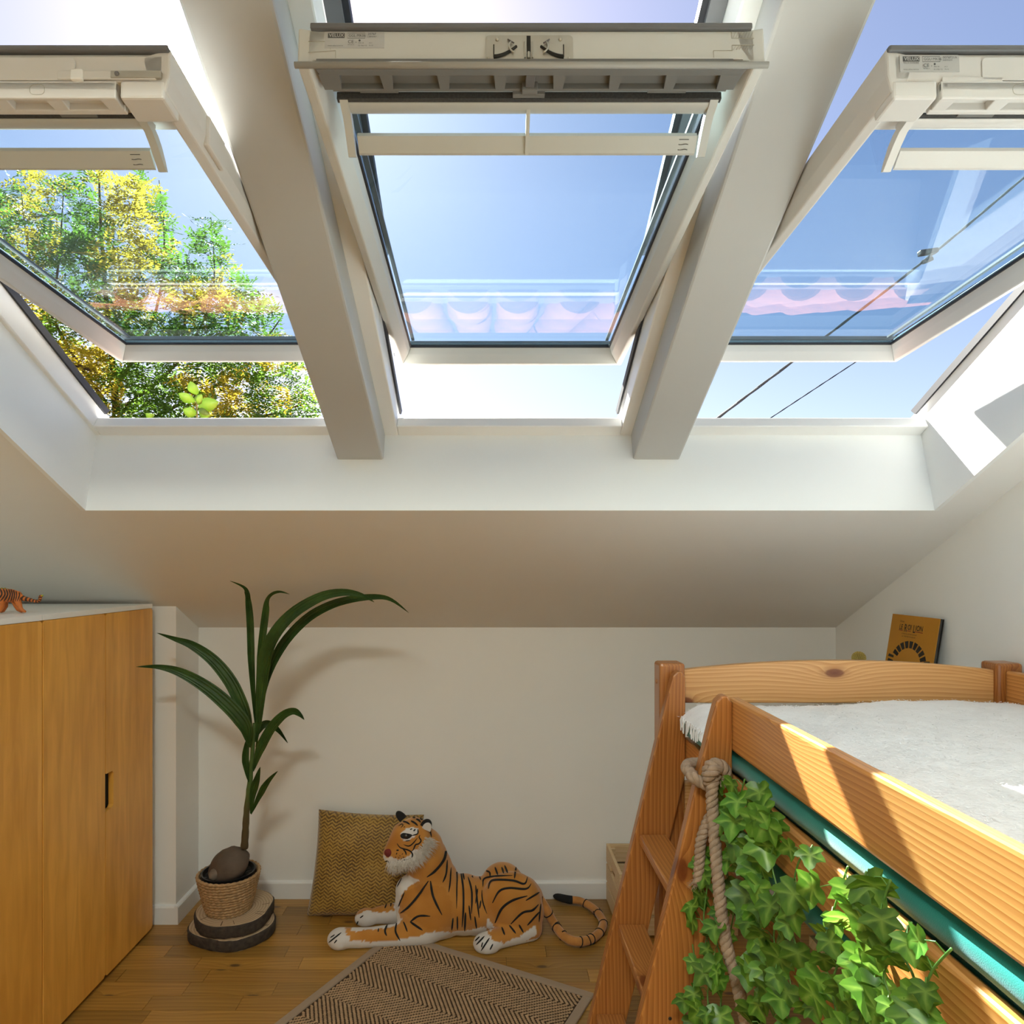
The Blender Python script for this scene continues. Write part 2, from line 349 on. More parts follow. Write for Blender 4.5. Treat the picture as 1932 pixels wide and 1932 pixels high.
def roof_window(idx, xc, kind, yb, zb, yt, zt, hw, fl_, fr_):
    root = thing('window_%d' % idx, R(xc, 0, 0), kind='structure')
    # fixed frame
    plas = kind != 'wood'
    side = -1 if kind == 'left' else 1
    fL = xc - fl_; fR = xc + fr_; iL = .415 if kind == 'left' else .352; iR = .432 if kind == 'right' else .352; FH = .085; Q0 = -.03
    fm = MB()
    fm.hexa([R(fL, Q0, 0), R(xc - iL, Q0, 0), R(xc - iL, 1.2, 0), R(fL, 1.2, 0), R(fL, Q0, FH), R(xc - iL, Q0, FH), R(xc - iL, 1.2, FH), R(fL, 1.2, FH)])
    part('frame_side', fm, M_white, root, bevel=.004)
    fm = MB().hexa([R(xc + iR, Q0, 0), R(fR, Q0, 0), R(fR, 1.2, 0), R(xc + iR, 1.2, 0), R(xc + iR, Q0, FH), R(fR, Q0, FH), R(fR, 1.2, FH), R(xc + iR, 1.2, FH)])
    part('frame_side', fm, M_white, root, bevel=.004)
    a0, a1 = xc - iL, xc + iR
    part('frame_sill', MB().hexa([R(a0, Q0, 0), R(a1, Q0, 0), R(a1, .045, 0), R(a0, .045, 0), R(a0, Q0, .038), R(a1, Q0, .038), R(a1, .04, .038), R(a0, .04, .038)]), M_white, root, bevel=.004)
    part('frame_head', MB().hexa([R(a0, 1.185, 0), R(a1, 1.185, 0), R(a1, 1.2, 0), R(a0, 1.2, 0), R(a0, 1.185, FH), R(a1, 1.185, FH), R(a1, 1.2, FH), R(a0, 1.2, FH)]), M_white, root, bevel=.004)
    for s in (-1, 1):
        x0 = xc + s * ((iL if s < 0 else iR) - .001); x1 = x0 - s * .006
        lo_, hi_ = min(x0, x1), max(x0, x1)
        part('frame_gasket', MB().hexa([R(lo_, .012, FH - .012), R(hi_, .012, FH - .012), R(hi_, .56, FH - .012), R(lo_, .56, FH - .012), R(lo_, .0, FH + .012), R(hi_, .0, FH + .012), R(hi_, .56, FH + .012), R(lo_, .56, FH + .012)]), M_gasket, root)
        x1 = x0 - s * .03; lo_, hi_ = min(x0, x1), max(x0, x1)
        part('cover_strip', MB().hexa([R(lo_, .60, FH - .01), R(hi_, .60, FH - .01), R(hi_, 1.2, FH - .01), R(lo_, 1.2, FH - .01), R(lo_, .60, FH + .02), R(hi_, .60, FH + .02), R(hi_, 1.2, FH + .02), R(lo_, 1.2, FH + .02)]), M_alu, root)
        x0 = x1; x1 = x0 - s * .012; lo_, hi_ = min(x0, x1), max(x0, x1)
        part('frame_seal', MB().hexa([R(lo_, .60, FH + .0), R(hi_, .60, FH), R(hi_, 1.2, FH), R(lo_, 1.2, FH), R(lo_, .60, FH + .02), R(hi_, .60, FH + .02), R(hi_, 1.2, FH + .02), R(lo_, 1.2, FH + .02)]), M_gasket, root)
    # sash, turned about its middle
    S0 = Vector((xc, yb, zb)); ev = Vector((0, yt - yb, zt - zb)); Ln = ev.length; ev.normalize(); em = Vector((0, ev.z, -ev.y)); ex = Vector((1, 0, 0))
    def S(x, v, m_): return S0 + ex * x + ev * v + em * m_
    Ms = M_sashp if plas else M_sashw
    T = .066 if not plas else .072
    gi = .307 if not plas else .30      # half width of the visible glass
    g0, g1 = .036, Ln - .05             # glass from .. to along the sash
    gm = .047                            # height of the glass above the room side
    lip = .018
    so = None
    def frame_bar(p_in, p_out, name):
        pass
    # stile profile across: outer face, room face (lip), slanted inner face up to the glass
    def stile(s):
        mb = MB()
        po = [(hw, 0.004), (hw - lip, 0), (gi + .006, gm - .02), (gi, gm), (gi, gm + .012), (hw + (.006 if plas else 0), T), (hw + (.006 if plas else 0), .03)]
        n = len(po)
        v0 = [0 if True else 0] * n
        lo_ = [S(s * x, 0.0 if i in (0, 5, 6) else (lip if i == 1 else g0 - .004), m_) for i, (x, m_) in enumerate(po)]
        hi_ = [S(s * x, Ln, m_) for x, m_ in po]
        return mb.add(lo_ + hi_, [tuple(range(n)), tuple(range(n, 2*n))[::-1]] + [(i, n + i, n + (i+1) % n, (i+1) % n) for i in range(n)])
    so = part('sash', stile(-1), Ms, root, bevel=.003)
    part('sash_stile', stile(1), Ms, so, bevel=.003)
    po = [(0, 0.004), (lip, 0), (g0 - .006, gm - .02), (g0, gm), (g0, gm + .012), (0, T)]
    ws = [hw, hw - lip, gi + .006, gi, gi, hw]
    mb = MB(); n = 6
    mb.add([S(-w_, v, m_) for (v, m_), w_ in zip(po, ws)] + [S(w_, v, m_) for (v, m_), w_ in zip(po, ws)], [tuple(range(n)), tuple(range(n, 2*n))[::-1]] + [(i, n + i, n + (i+1) % n, (i+1) % n) for i in range(n)])
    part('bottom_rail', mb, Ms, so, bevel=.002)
    part('sun_cut_strip', MB().hexa(hexS(S, -hw - .004, hw + .004, -.09, .03, T - .008, T + .004)), M_alu, so, bevel=.002)  # unseen strip added to narrow the sunlight entering below the sash
    # black glazing line and pane
    e = .004
    part('glazing_gasket', MB().hexa([S(-gi - .002, g0 - .002, gm - .002), S(gi + .002, g0 - .002, gm - .002), S(gi + .002, g0 + e, gm - .002), S(-gi - .002, g0 + e, gm - .002), S(-gi - .002, g0 - .002, gm + .004), S(gi + .002, g0 - .002, gm + .004), S(gi + .002, g0 + e, gm + .004), S(-gi - .002, g0 + e, gm + .004)]), M_gasket, so)
    for s in (-1, 1):
        q = [S(s * (gi + .002), g0, gm - .002), S(s * (gi - e), g0, gm - .002), S(s * (gi - e), Ln - .045, gm - .002), S(s * (gi + .002), Ln - .045, gm - .002)]
        part('glazing_gasket', MB().hexa(q + [p + em * .006 for p in q]), M_gasket, so)
        q = [S(s * (gi - e), g0, gm + .020), S(s * (gi - e - .009), g0, gm + .020), S(s * (gi - e - .009), Ln - .045, gm + .020), S(s * (gi - e), Ln - .045, gm + .020)]
        part('glazing_spacer', MB().hexa(q + [p + em * .006 for p in q]), M_alu, so)
    q = [S(-gi, g0, gm + .004), S(gi, g0, gm + .004), S(gi, Ln - .04, gm + .004), S(-gi, Ln - .04, gm + .004)]
    part('pane', MB().hexa(q + [p + em * .022 for p in q]), M_glass, so)
    return root, so, S, Ln, T, hw, Ms, em, ev

def flap(S, so, L0, x0, x1, Mf, ends=True, div=None, mark=None):
    """ventilation flap: handle bar hanging in front of the glass on two end brackets"""
    d_ = L0
    # upper part with felt seal (v measured from the top end downwards)
    v = lambda t: d_ - t
    part('flap_seal', MB().hexa(hexS(S, x0, x1, v(.061), v(.052), .000, .012)), M_seal, so, bevel=.001)
    pr = [(.059, -.001), (.064, -.003), (.080, .000), (.093, .008), (.093, .014), (.076, .011), (.059, .010)]
    part('flap_body', MB().prism(pr, lambda t, m_, x: S(x, v(t), m_), x0 + .006, x1 - .006), Mf, so, smooth=40)
    pr = [(.108, -.019), (.118, -.028), (.126, -.036), (.131, -.036), (.128, -.030), (.116, -.014), (.110, -.012)]
    part('flap_handle', MB().prism(pr, lambda t, m_, x: S(x, v(t), m_), x0 + .022, x1 - .022), Mf, so, smooth=40)
    pe = [(.054, .0), (.066, .006), (.082, .006), (.098, .0), (.112, -.010), (.126, -.026), (.134, -.038), (.128, -.041), (.116, -.032), (.098, -.018), (.080, -.007), (.062, -.004)]
    for s, xa in ((1, x0 + .004), (-1, x1 - .004)):
        part('flap_bracket', MB().prism(pe, lambda t, m_, x: S(x, v(t), m_), xa, xa + s * .013), Mf, so, smooth=40)
    if div is not None:
        part('flap_divider', MB().prism([(.070, .0), (.080, .004), (.095, .0), (.112, -.014), (.130, -.034), (.126, -.039), (.108, -.026), (.090, -.012)], lambda t, m_, x: S(x, v(t), m_), div - .003, div + .003), Mf, so)
    if mark is not None:
        for k, t in enumerate((.1115, .1165, .1220)):
            pts = [S(mark - .016 + .016 * j / 6, v(t + (0 if k == 0 else .0008 * math.sin(j * 1.1))), -.0225 - (t - .1115) * .95) for j in range(7)]
            part('flap_mark', MB().tube(pts, .0006, 4), M_ink, so)

# middle window: painted timber
root, so, S, Ln, T, hw, Ms, em, ev = roof_window(2, CX + .004, 'wood', 2.132, 2.050, 1.0165, 2.162, .349, .40, .40)
e0 = Ln
for q in (-1, 1): part('corner_stop', MB().hexa(hexS(S, *sorted((q * .350, q * .358)), .012, .03, .028, .040)), M_gasket, so)
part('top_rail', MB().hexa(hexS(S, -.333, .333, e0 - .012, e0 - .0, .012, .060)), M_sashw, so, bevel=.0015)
M_strip = plain('grey_strip', (.34, .33, .30), .5, var=.05)
part('top_seal', MB().tube([S(-.352, e0 + .002, .003), S(.352, e0 + .002, .003)], .0045, 10), M_strip, so, smooth=True)
part('top_seal', MB().hexa(hexS(S, -.320, .300, e0 - .008, e0 + .003, .0055, .0125)), M_dkplastic, so)
part('top_cover', MB().hexa(hexS(S, -.330, .330, e0 - .03, e0 + .006, .060, .069)), M_alu, so, bevel=.002)
# dark vent panel with recessed pockets
part('vent_panel', MB().hexa(hexS(S, -.315, .315, e0 - .046, e0 - .008, .013, .018)), M_dkplastic, so)
part('vent_ledge', MB().hexa([S(-.318, e0 - .015, .001), S(.318, e0 - .015, .001), S(.322, e0 - .001, -.001), S(-.322, e0 - .001, -.001), S(-.318, e0 - .015, .013), S(.318, e0 - .015, .013), S(.322, e0 - .001, .013), S(-.322, e0 - .001, .013)]), M_dkplastic, so, bevel=.001)
part('vent_ledge', MB().hexa(hexS(S, -.306, .306, e0 - .048, e0 - .043, .003, .014)), M_dkplastic, so, bevel=.001)
for x in (-.318, -.226, -.139, -.053, .037, .123, .208, .290):
    wd_ = .026 if abs(x) > .28 else .014
    part('vent_rib', MB().hexa([S(x, e0 - .044, .003), S(x + wd_, e0 - .044, .003), S(x + wd_ + .003, e0 - .014, .002), S(x - .003, e0 - .014, .002), S(x, e0 - .044, .013), S(x + wd_, e0 - .044, .013), S(x + wd_ + .003, e0 - .014, .013), S(x - .003, e0 - .014, .013)]), M_dkplastic, so)
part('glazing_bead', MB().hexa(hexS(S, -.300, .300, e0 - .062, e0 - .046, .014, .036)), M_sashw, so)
for x in (-.235, .215): part('vent_hinge', MB().hexa(hexS(S, x - .03, x + .03, e0 - .054, e0 - .050, .006, .012)), M_dkplastic, so)
part('lock_bracket', MB().hexa(hexS(S, -.026, .024, e0 - .055, e0 - .047, -.002, .010)).hexa(hexS(S, -.012, .012, e0 - .05, e0 - .038, -.002, .012)), M_dkplastic, so, bevel=.001)
part('lock_bracket', MB().hexa(hexS(S, -.007, .007, e0 - .038, e0 - .014, .001, .013)), M_alu, so, bevel=.001)
flap(S, so, e0 - .006, -.303, .303, M_flap, div=.0, mark=.268)
# steel lock plate on the end face
def E(x, m_, h): return S(x, e0 + h, m_)
rp = lambda x0, x1, y0, y1, r, n=5: [(x1 - r + r*math.cos(t), y1 - r + r*math.sin(t)) for t in [math.pi/2*k/n for k in range(n+1)]] + [(x0 + r - r*math.sin(t), y1 - r + r*math.cos(t)) for t in [math.pi/2*k/n for k in range(n+1)]] + [(x0, y0), (x1, y0)]
lp = part('lock_plate', MB().prism(rp(-.068, .062, .0125, .052, .006), E, 0, .0015), M_steel, so)
M_hole = plain('dark_slot', (0.012, 0.012, 0.01), 0.8)
part('lock_slot', MB().prism([(-.007, .014), (-.001, .014), (-.001, .0505), (-.007, .0505)], E, .0016, .0022), M_hole, so)
for s in (-1, 1):
    xo = -.004
    arc = [(xo + s * (.052 - .0), .036), (xo + s * .052, .0165)] + [(xo + s * (.052 - .034 * k / 8), .0165 + .017 * (k / 8) ** 1.8) for k in range(9)]
    part('lock_slot', MB().tube([E(x, m_, .0022) for x, m_ in arc], [.0008] * 2 + [.0030 - .0012 * k / 8 for k in range(9)], 6), M_hole, so)
    part('lock_hook', MB().tube([E(xo + s * (.019 + .010 * math.cos(t)), .032 + .010 * math.sin(t), .004) for t in [(-1.3 + k * .35) for k in range(7)]], .0014, 6), M_steel, so, smooth=True)
    part('lock_hook', MB().tube([E(xo + s * .031, .044, .003), E(xo + s * .022, .036, .005)], .0010, 6), M_alu, so)
    part('lock_bolt', MB().ball(E(xo + s * .047, .045, .002), .0028, 8, 6), M_steel, so, smooth=True)
    part('lock_bolt', MB().ball(E(xo + s * .060, .0145, .002), .0022, 8, 6), M_steel, so, smooth=True)
    part('lock_pin', MB().tube([E(xo + s * .0055, .014, .003), E(xo + s * .0055, .040, .003)], .0012, 6), M_steel, so)
part('lock_pin', MB().tube([E(-.004, .0125, .004), E(-.004, .022, .004)], .0022, 6), M_steel, so)
part('end_rail', MB().prism([(.205, .0125), (.315, .0125), (.315, .0140), (.215, .0165), (.205, .0150)], E, 0, .002), M_sashp, so)
# finger joints of the timber corner
Mj = plain('joint_line', (0.42, 0.40, 0.34), 0.7)
for x0, y0, x1, y1 in ((.300, .059, .300, .048), (.300, .048, .333, .048), (.300, .037, .333, .037), (.300, .037, .300, .028), (.272, .028, .300, .028), (.272, .028, .272, .0145), (-.300, .043, -.333, .043), (-.300, .03, -.300, .059), (-.333, .025, -.292, .028), (-.292, .028, -.292, .0165)):
    part('joint_line', MB().bar(E(x0, y0, .0004), E(x1, y1, .0004), .0008, .0006), Mj, so)
for (x0, x1, y0, y1) in ((.302, .332, .049, .058), (.302, .332, .030, .0365)):
    for k in range(7):
        xx = x0 + (x1 - x0) * k / 7
        part('end_grain', MB().bar(E(xx, y0, .0004), E(xx + .004, y1, .0004), .0009, .0005), Mj, so)

def type_plate(Epl, so, x0, y1, l1, l2, l3, extra, wd=.089, ht=.0265):
    lb = part('type_plate', MB().prism(rp(x0, x0 + wd, y1 - ht, y1, .002), Epl, 0, .0008), M_label, so)
    part('plate_print', MB().prism([(x0 + .0045, y1 - .0105), (x0 + .0295, y1 - .0105), (x0 + .0295, y1 - .0025), (x0 + .0045, y1 - .0025)], Epl, .0008, .0010), M_ink, so)
    def tx(s, size, u0, v0, m=M_ink, bold=0.0, xs=1.0): text_part('plate_text', s, size, lambda u, v, h: Epl(x0 + u0 + u, y1 - v0 + v, .0011 + h), m, so, bold=bold, xs=xs)
    tx('VELUX', .0078, .0062, .0092, M_label, .00012, .95)
    part('plate_print', MB().tube([Epl(x0 + .034, y1 - .011, .0009), Epl(x0 + .060, y1 - .011, .0009), Epl(x0 + .060, y1 - .0025, .0009), Epl(x0 + .034, y1 - .0025, .0009)], .00025, 4, closed=True), M_ink, so)
    tx(l1, .0062, .0355, .0090, xs=.88)
    tx(l2, .0052, .064, .0062); tx(l3, .003, .064, .0098)
    tx('CE -', .0075, .0345, .0195); tx('305-34', .003, .050, .0200); tx('F3 F90 Y3', .0032, .050, .0245); tx('AC1', .0028, .066, .0200); tx('76-32', .0028, .066, .0240)
    tx('www.velux.com/ce', .0030, .0045, .0242)
    tx('Windows', .0025, .0345, .0228)
    for k, s in enumerate(extra): tx(s, .0032, .0045, .0140 + .004 * k)
    part('plate_print', MB().ball(Epl(x0 + .052, y1 - .0145, .001), (.0016, .0004, .0016), 8, 6), M_ink, so)
type_plate(E, so, -.3085, .0585, 'GGL MK06', '2076F', 'L38M04KP', [])

# side windows: white plastic sashes
for idx, s, kd in ((1, -1, 'left'), (3, 1, 'right')):
    xc = CX + s * .878
    root, so, S, Ln, T, hw, Ms, em, ev = roof_window(idx, xc, kd, 2.134, 2.060, 1.020, 2.126, .335, .45 if s < 0 else .355, .355 if s < 0 else .46)
    e0 = Ln
    i_ = -s                                  # towards the middle of the room
    def E(x, m_, h): return S(x, e0 + h, m_)
    # end block: upper fascia, lower chamfer
    part('top_rail', MB().hexa(hexS(S, -.334, .334, e0 - .105, e0 + .0, .018, .064)), M_sashp, so, bevel=.006)
    part('top_cover', MB().hexa(hexS(S, -.340, .340, e0 - .05, e0 + .006, .064, .073)), M_alu, so, bevel=.003)
    part('end_panel', MB().prism(rp(-.20, .20, .020, .056, .008), E, 0, .002), M_sashp, so, bevel=.001)
    # lower fascia and pocketed underside, set back from the stile ends
    xa, xb = -.262, .262
    part('vent_panel', MB().hexa(hexS(S, xa, xb, e0 - .036, e0 + .002, .006, .018)), M_sashp, so)
    part('vent_ledge', MB().hexa(hexS(S, xa, xb, e0 - .004, e0 + .002, -.008, .018)), M_sashp, so, bevel=.002)
    part('vent_ledge', MB().hexa(hexS(S, xa, xb, e0 - .036, e0 - .026, -.006, .018)), M_sashp, so, bevel=.002)
    for k in range(7):
        x = xa + .002 + (xb - xa - .026) * k / 6
        part('vent_rib', MB().hexa([S(x, e0 - .027, -.006), S(x + .022, e0 - .027, -.006), S(x + .024, e0 - .003, -.0075), S(x - .002, e0 - .003, -.0075), S(x, e0 - .027, .008), S(x + .022, e0 - .027, .008), S(x + .024, e0 - .003, .008), S(x - .002, e0 - .003, .008)]), M_sashp, so, bevel=.0015)
    for q in (-1, 1):
        x0, x1 = sorted((q * .268, q * .334))
        part('corner_cap', MB().hexa(hexS(S, x0, x1, e0 - .05, e0 + .002, -.008, .02)), M_sashp, so, bevel=.004)
    part('glazing_bead', MB().hexa(hexS(S, -.300, .300, e0 - .055, e0 - .034, .004, .040)), M_sashp, so)
    part('knock_out', MB().tube([E(i_ * .145 + .011 * math.copysign(abs(math.cos(t)) ** .6, math.cos(t)), .005 + .008 * math.copysign(abs(math.sin(t)) ** .8, math.sin(t)), .0022) for t in [2 * math.pi * k / 20 for k in range(20)]], .0004, 4, closed=True), Mj, so)
    for x in (-.18, .18): part('vent_hinge', MB().hexa(hexS(S, x - .028, x + .028, e0 - .046, e0 - .038, -.002, .006)), M_dkplastic, so)
    flap(S, so, e0 + .008, -.285, .285, M_sashp if s > 0 else M_flap, mark=(.245 if s < 0 else None))
    if s < 0:
        part('end_rail', MB().hexa([E(.175, .0205, 0), E(.322, .0205, 0), E(.322, .0335, 0), E(.175, .0335, 0), E(.175, .0205, .004), E(.322, .0205, .004), E(.322, .0335, .004), E(.175, .0335, .004)]), M_sashp, so, bevel=.001)
        part('end_latch', MB().hexa([E(.196, .018, 0), E(.214, .018, 0), E(.214, .0345, 0), E(.196, .0345, 0), E(.196, .018, .007), E(.214, .018, .007), E(.214, .0345, .007), E(.196, .0345, .007)]), M_white, so, bevel=.002)
        part('end_latch', MB().hexa([E(.255, .0215, 0), E(.330, .0215, 0), E(.330, .0325, 0), E(.255, .0325, 0), E(.255, .0215, .0055), E(.330, .0215, .0055), E(.330, .0325, .0055), E(.255, .0325, .0055)]), M_steel, so, bevel=.001)
        part('lock_bolt', MB().ball(E(.265, .027, .0055), .0036, 10, 6), M_alu, so, smooth=True)
        part('pivot_arm', MB().hexa(hexS(S, .336, .347, e0 - .20, e0 - .13, .012, .066)), M_sashp, so, bevel=.004)
    else:
        type_plate(E, so, -.322, .0605, 'GGU MK06', '0076F21A', '06BM02KM', ['VELUX INTEGRA'])
        part('end_panel', MB().hexa([E(-.26, .018, 0), E(-.17, .018, 0), E(-.17, .0255, 0), E(-.26, .0255, 0), E(-.26, .018, .002), E(-.17, .018, .002), E(-.17, .0255, .002), E(-.26, .0255, .002)]), M_sashp, so, bevel=.001)
# ------------------------------------------------------------------ furniture
# wardrobes
def birch_mat():
    m, N, L, b = _new('birch_veneer')
    tc = N.new('ShaderNodeTexCoord')
    mp = nd(N, 'ShaderNodeMapping'); mp.inputs['Scale'].default_value = (1, 1, .12); L.new(tc.outputs['Object'], mp.inputs['Vector'])
    nz = nd(N, 'ShaderNodeTexNoise', Scale=30.0, Detail=5.0, Distortion=0.6); L.new(mp.outputs[0], nz.inputs['Vector'])
    # veneer leaves: vertical strips with their own tone
    sx = N.new('ShaderNodeSeparateXYZ'); L.new(tc.outputs['Object'], sx.inputs[0])
    dv = nd(N, 'ShaderNodeMath', operation='MULTIPLY'); dv.inputs[1].default_value = 13.0; L.new(sx.outputs['Y'], dv.inputs[0])
    fl_ = nd(N, 'ShaderNodeMath', operation='FLOOR'); L.new(dv.outputs[0], fl_.inputs[0])
    wn_ = nd(N, 'ShaderNodeTexWhiteNoise', noise_dimensions='1D'); L.new(fl_.outputs[0], wn_.inputs['W'])
    cl = nd(N, 'ShaderNodeTexNoise', Scale=2.5, Detail=3.0); L.new(tc.outputs['Object'], cl.inputs['Vector'])
    a = nd(N, 'ShaderNodeMath', operation='MULTIPLY_ADD'); L.new(wn_.outputs['Value'], a.inputs[0]); a.inputs[1].default_value = .22; L.new(nz.outputs['Fac'], a.inputs[2])
    a2 = nd(N, 'ShaderNodeMath', operation='MULTIPLY_ADD'); L.new(cl.outputs['Fac'], a2.inputs[0]); a2.inputs[1].default_value = .45; L.new(a.outputs[0], a2.inputs[2])
    r = ramp(N, [(.50, (.93, .49, .095)), (1.05 if False else 1.0, (.70, .325, .050))]); L.new(a2.outputs[0], r.inputs[0]); L.new(r.outputs[0], b.inputs['Base Color'])
    b.inputs['Roughness'].default_value = .38; b.inputs['Coat Weight'].default_value = .2; b.inputs['Coat Roughness'].default_value = .3
    return m
M_birch = birch_mat(); M_dark = plain('inside_shade', (.012, .012, .014), .7)  # near-black stands for the shade inside the wardrobe
XW = -1.322
def wardrobe(y0, y1, lab, notch):
    H = 1.277; xb = XL + .015
    t = thing('wardrobe', (XW, (y0 + y1)/2, 0), lab, 'wardrobe')
    bx = MB().box((xb, y0 + .002, .0), (XW - .019, y0 + .018, H - .012)).box((xb, y1 - .018, .0), (XW - .019, y1 - .002, H - .012))
    bx.box((xb, y0 + .018, .06), (XW - .019, y1 - .018, .075)).box((xb, y0 + .018, .0), (xb + .01, y1 - .018, H - .012)).box((XW - .05, y0 + .018, .0), (XW - .035, y1 - .018, .06))
    part('body', bx, M_white, t)
    part('top', MB().box((xb, y0 + .001, H - .012), (XW - .0, y1 - .001, H + .005)), M_white, t, bevel=.001)
    part('shelf', MB().box((xb + .01, y0 + .018, .60), (XW - .03, y1 - .018, .612)), M_dark, t)
    ym = (y0 + y1)/2
    fn = lambda a, b_, d: Vector((d, a, b_))
    z0, z1, r = .014, H - .013, .008
    def rr(a, b_): return [(a + r, z0), (b_ - r, z0), (b_, z0 + r), (b_, z1 - r), (b_ - r, z1), (a + r, z1), (a, z1 - r), (a, z0 + r)]
    part('door', MB().prism(rr(y0 + .0015, ym - .0016), fn, XW - .018, XW), M_birch, t, bevel=.0012)
    if notch:
        a = ym + .0016; b_ = y1 - .0015
        po = [(a + r, z0), (b_ - r, z0), (b_, z0 + r), (b_, z1 - r), (b_ - r, z1), (a + r, z1), (a, z1 - r), (a, .715), (a + .004, .711), (a + .040, .711), (a + .048, .703), (a + .048, .592), (a + .040, .584), (a + .004, .580), (a, .576), (a, z0 + r)]
        dn_ = part('door', MB().prism(po, fn, XW - .018, XW), M_birch, t)
        part('recess_shade', MB().box((XW - .030, a - .02, .55), (XW - .022, a + .07, .74)), M_dark, dn_)  # black panel painted as the shade behind the cut-out
    else: part('door', MB().prism(rr(ym + .0016, y1 - .0015), fn, XW - .018, XW), M_birch, t, bevel=.0012)
    return t
wardrobe(2.02, 2.678, 'birch veneer wardrobe with dark cut-out handle, beside the potted palm', True)
wardrobe(1.36, 2.018, 'birch veneer wardrobe at left picture edge, nearer unit without visible handle', False)

# slatted pine crate at the wall
M_pinec = wood('raw_pine', (.72, .55, .34), (.56, .38, .19), 'x', .6, ring=14, grain=.4, bands=.3, coat=0, knots=.05, knotcol=(.30, .15, .06))
cr = thing('wooden_crate', (.72, 2.78, 0), 'pale raw pine slatted crate on floor behind ladder', 'crate')
x0, x1, y0, y1, hh = .499, .955, 2.625, 2.925, .243
zs = [(.008, .078), (.088, .158), (.168, .243)]
for a, b_ in zs:
    part('slat', MB().box((x0 + .012, y0, a), (x1 - .012, y0 + .011, b_)), M_pinec, cr, bevel=.001)
    part('slat', MB().box((x0 + .012, y1 - .011, a), (x1 - .012, y1, b_)), M_pinec, cr, bevel=.001)
    for xa in (x0, x1 - .012):
        if a > .16:
            fn = lambda u, v, d: Vector((d, u, v)); yc = (y0 + y1)/2
            part('slat', MB().box((xa, y0, a), (xa + .012, yc - .05, b_)).box((xa, yc + .05, a), (xa + .012, y1, b_)).box((xa, yc - .05, a + .03), (xa + .012, yc + .05, b_)), M_pinec, cr, bevel=.001)
        else: part('slat', MB().box((xa, y0, a), (xa + .012, y1, b_)), M_pinec, cr, bevel=.001)
for xa in (x0 + .012, x1 - .034):
    for ya in (y0 + .011, y1 - .033): part('corner_post', MB().box((xa, ya, .0), (xa + .022, ya + .022, hh - .012)), M_pinec, cr)
part('bottom', MB().box((x0 + .012, y0 + .011, .010), (x1 - .012, y1 - .011, .018)), M_pinec, cr)

# raised bed with ladder
kw = dict(rough=.32, ring=22, grain=.45, bands=.42, coat=.35, knots=.065, knotcol=(.15, .03, .006), knotscale=4.8)
PL, PD = (.70, .34, .10), (.40, .135, .026)
M_px = wood('pine_along_x', (.76, .45, .19), (.52, .24, .07), 'x', **{**kw, 'rough': .4}); M_py = wood('pine_along_y', PL, PD, 'y', **kw)  # x copy paler: sky light on the headboard is put into its colour
M_pz = wood('pine_upright', (.52, .215, .052), (.26, .080, .016), 'z', **kw)
M_plug = plain('pine_plug', (.42, .19, .07), .4)
bed = thing('loft_bed', (.98, .93, 0), 'honey pine half-height bed with ladder along the right wall', 'bed')
PZ = 1.155
for xa, ya in ((.472, 1.894), (1.410, 1.894), (.472, -.17), (1.410, -.17)):
    part('post', MB().box((xa, ya, 0), (xa + .071, ya + .07, PZ)), M_pz, bed, bevel=.008)
def arc_board(y0, y1):
    xa, xb = .543, 1.410; n = 20; poly = [(xa, 1.0425), (xb, 1.0425)]
    for k in range(n + 1):
        t_ = k / n; poly.append((xb + (xa - xb) * t_, 1.135 + .026 * (1 - (2*t_ - 1) ** 2)))
    return MB().prism(poly, lambda u, v, d: Vector((u, d, v)), y0, y1)
part('headboard', arc_board(1.908, 1.936), M_px, bed, bevel=.003)
part('end_board', MB().box((.543, 1.908, .70), (1.41, 1.936, .82)), M_px, bed, bevel=.004)
part('footboard', arc_board(-.145, -.117), M_px, bed, bevel=.003)
RX0, RX1 = .535, .560
part('guard_rail', MB().box((RX0, -.10, 1.014), (RX1, 1.530, 1.130)), M_py, bed, bevel=.006)
part('side_rail', MB().box((RX0 + .001, -.10, .861), (RX1 - .001, 1.894, .952)), M_py, bed, bevel=.006)
part('side_rail', MB().box((RX0 + .001, -.10, .682), (RX1 - .001, 1.894, .752)), M_py, bed, bevel=.006)
part('side_rail', MB().box((1.43, -.10, .99), (1.455, 1.894, 1.135)), M_py, bed, bevel=.006)
part('side_rail', MB().box((1.43, -.10, .70), (1.455, 1.894, .82)), M_py, bed, bevel=.006)
slat_me = MB().box((-.436, -.035, 0), (.436, .035, .018)).mesh('bed_slat'); slat_me.materials.append(M_pinec)
for k in range(13): inst('bed_slat', slat_me, bed, (.995, .0 + k * .145, .757))
# ladder: two leaning stiles and steps
def stile(y0, y1):
    k = .2385; xr = .5345; zr = (xr - .33)/k
    poly = [(.23, 0), (.33, 0), (xr, zr), (xr, 1.120), (xr - .010, 1.137), (.512, 1.137), (.500, 1.125), (.23 + k * 1.08, 1.08)]
    return MB().prism(poly, lambda u, v, d: Vector((u, d, v)), y0, y1)
part('ladder_stile', stile(1.862, 1.893), M_pz, bed, bevel=.004)
part('ladder_stile', stile(1.503, 1.534), M_pz, bed, bevel=.004)
M_pst = wood('pine_step', (.60, .27, .075), (.32, .11, .024), 'y', **{**kw, 'knotscale': 4.5})
for z in (.694, .449, .204):
    xc = .28 + .2385 * z
    part('step', MB().box((xc - .038, 1.534, z - .026), (xc + .036, 1.862, z)), M_pst, bed, bevel=.004)
for x, y, z in ((.505, 1.8915, 1.055), (.507, 1.8915, .900), (.490, 1.8915, .62)): part('screw_cap', MB().ball((x + .018, y, z), (.007, .005, .007), 10, 6), M_plug, bed, smooth=True)
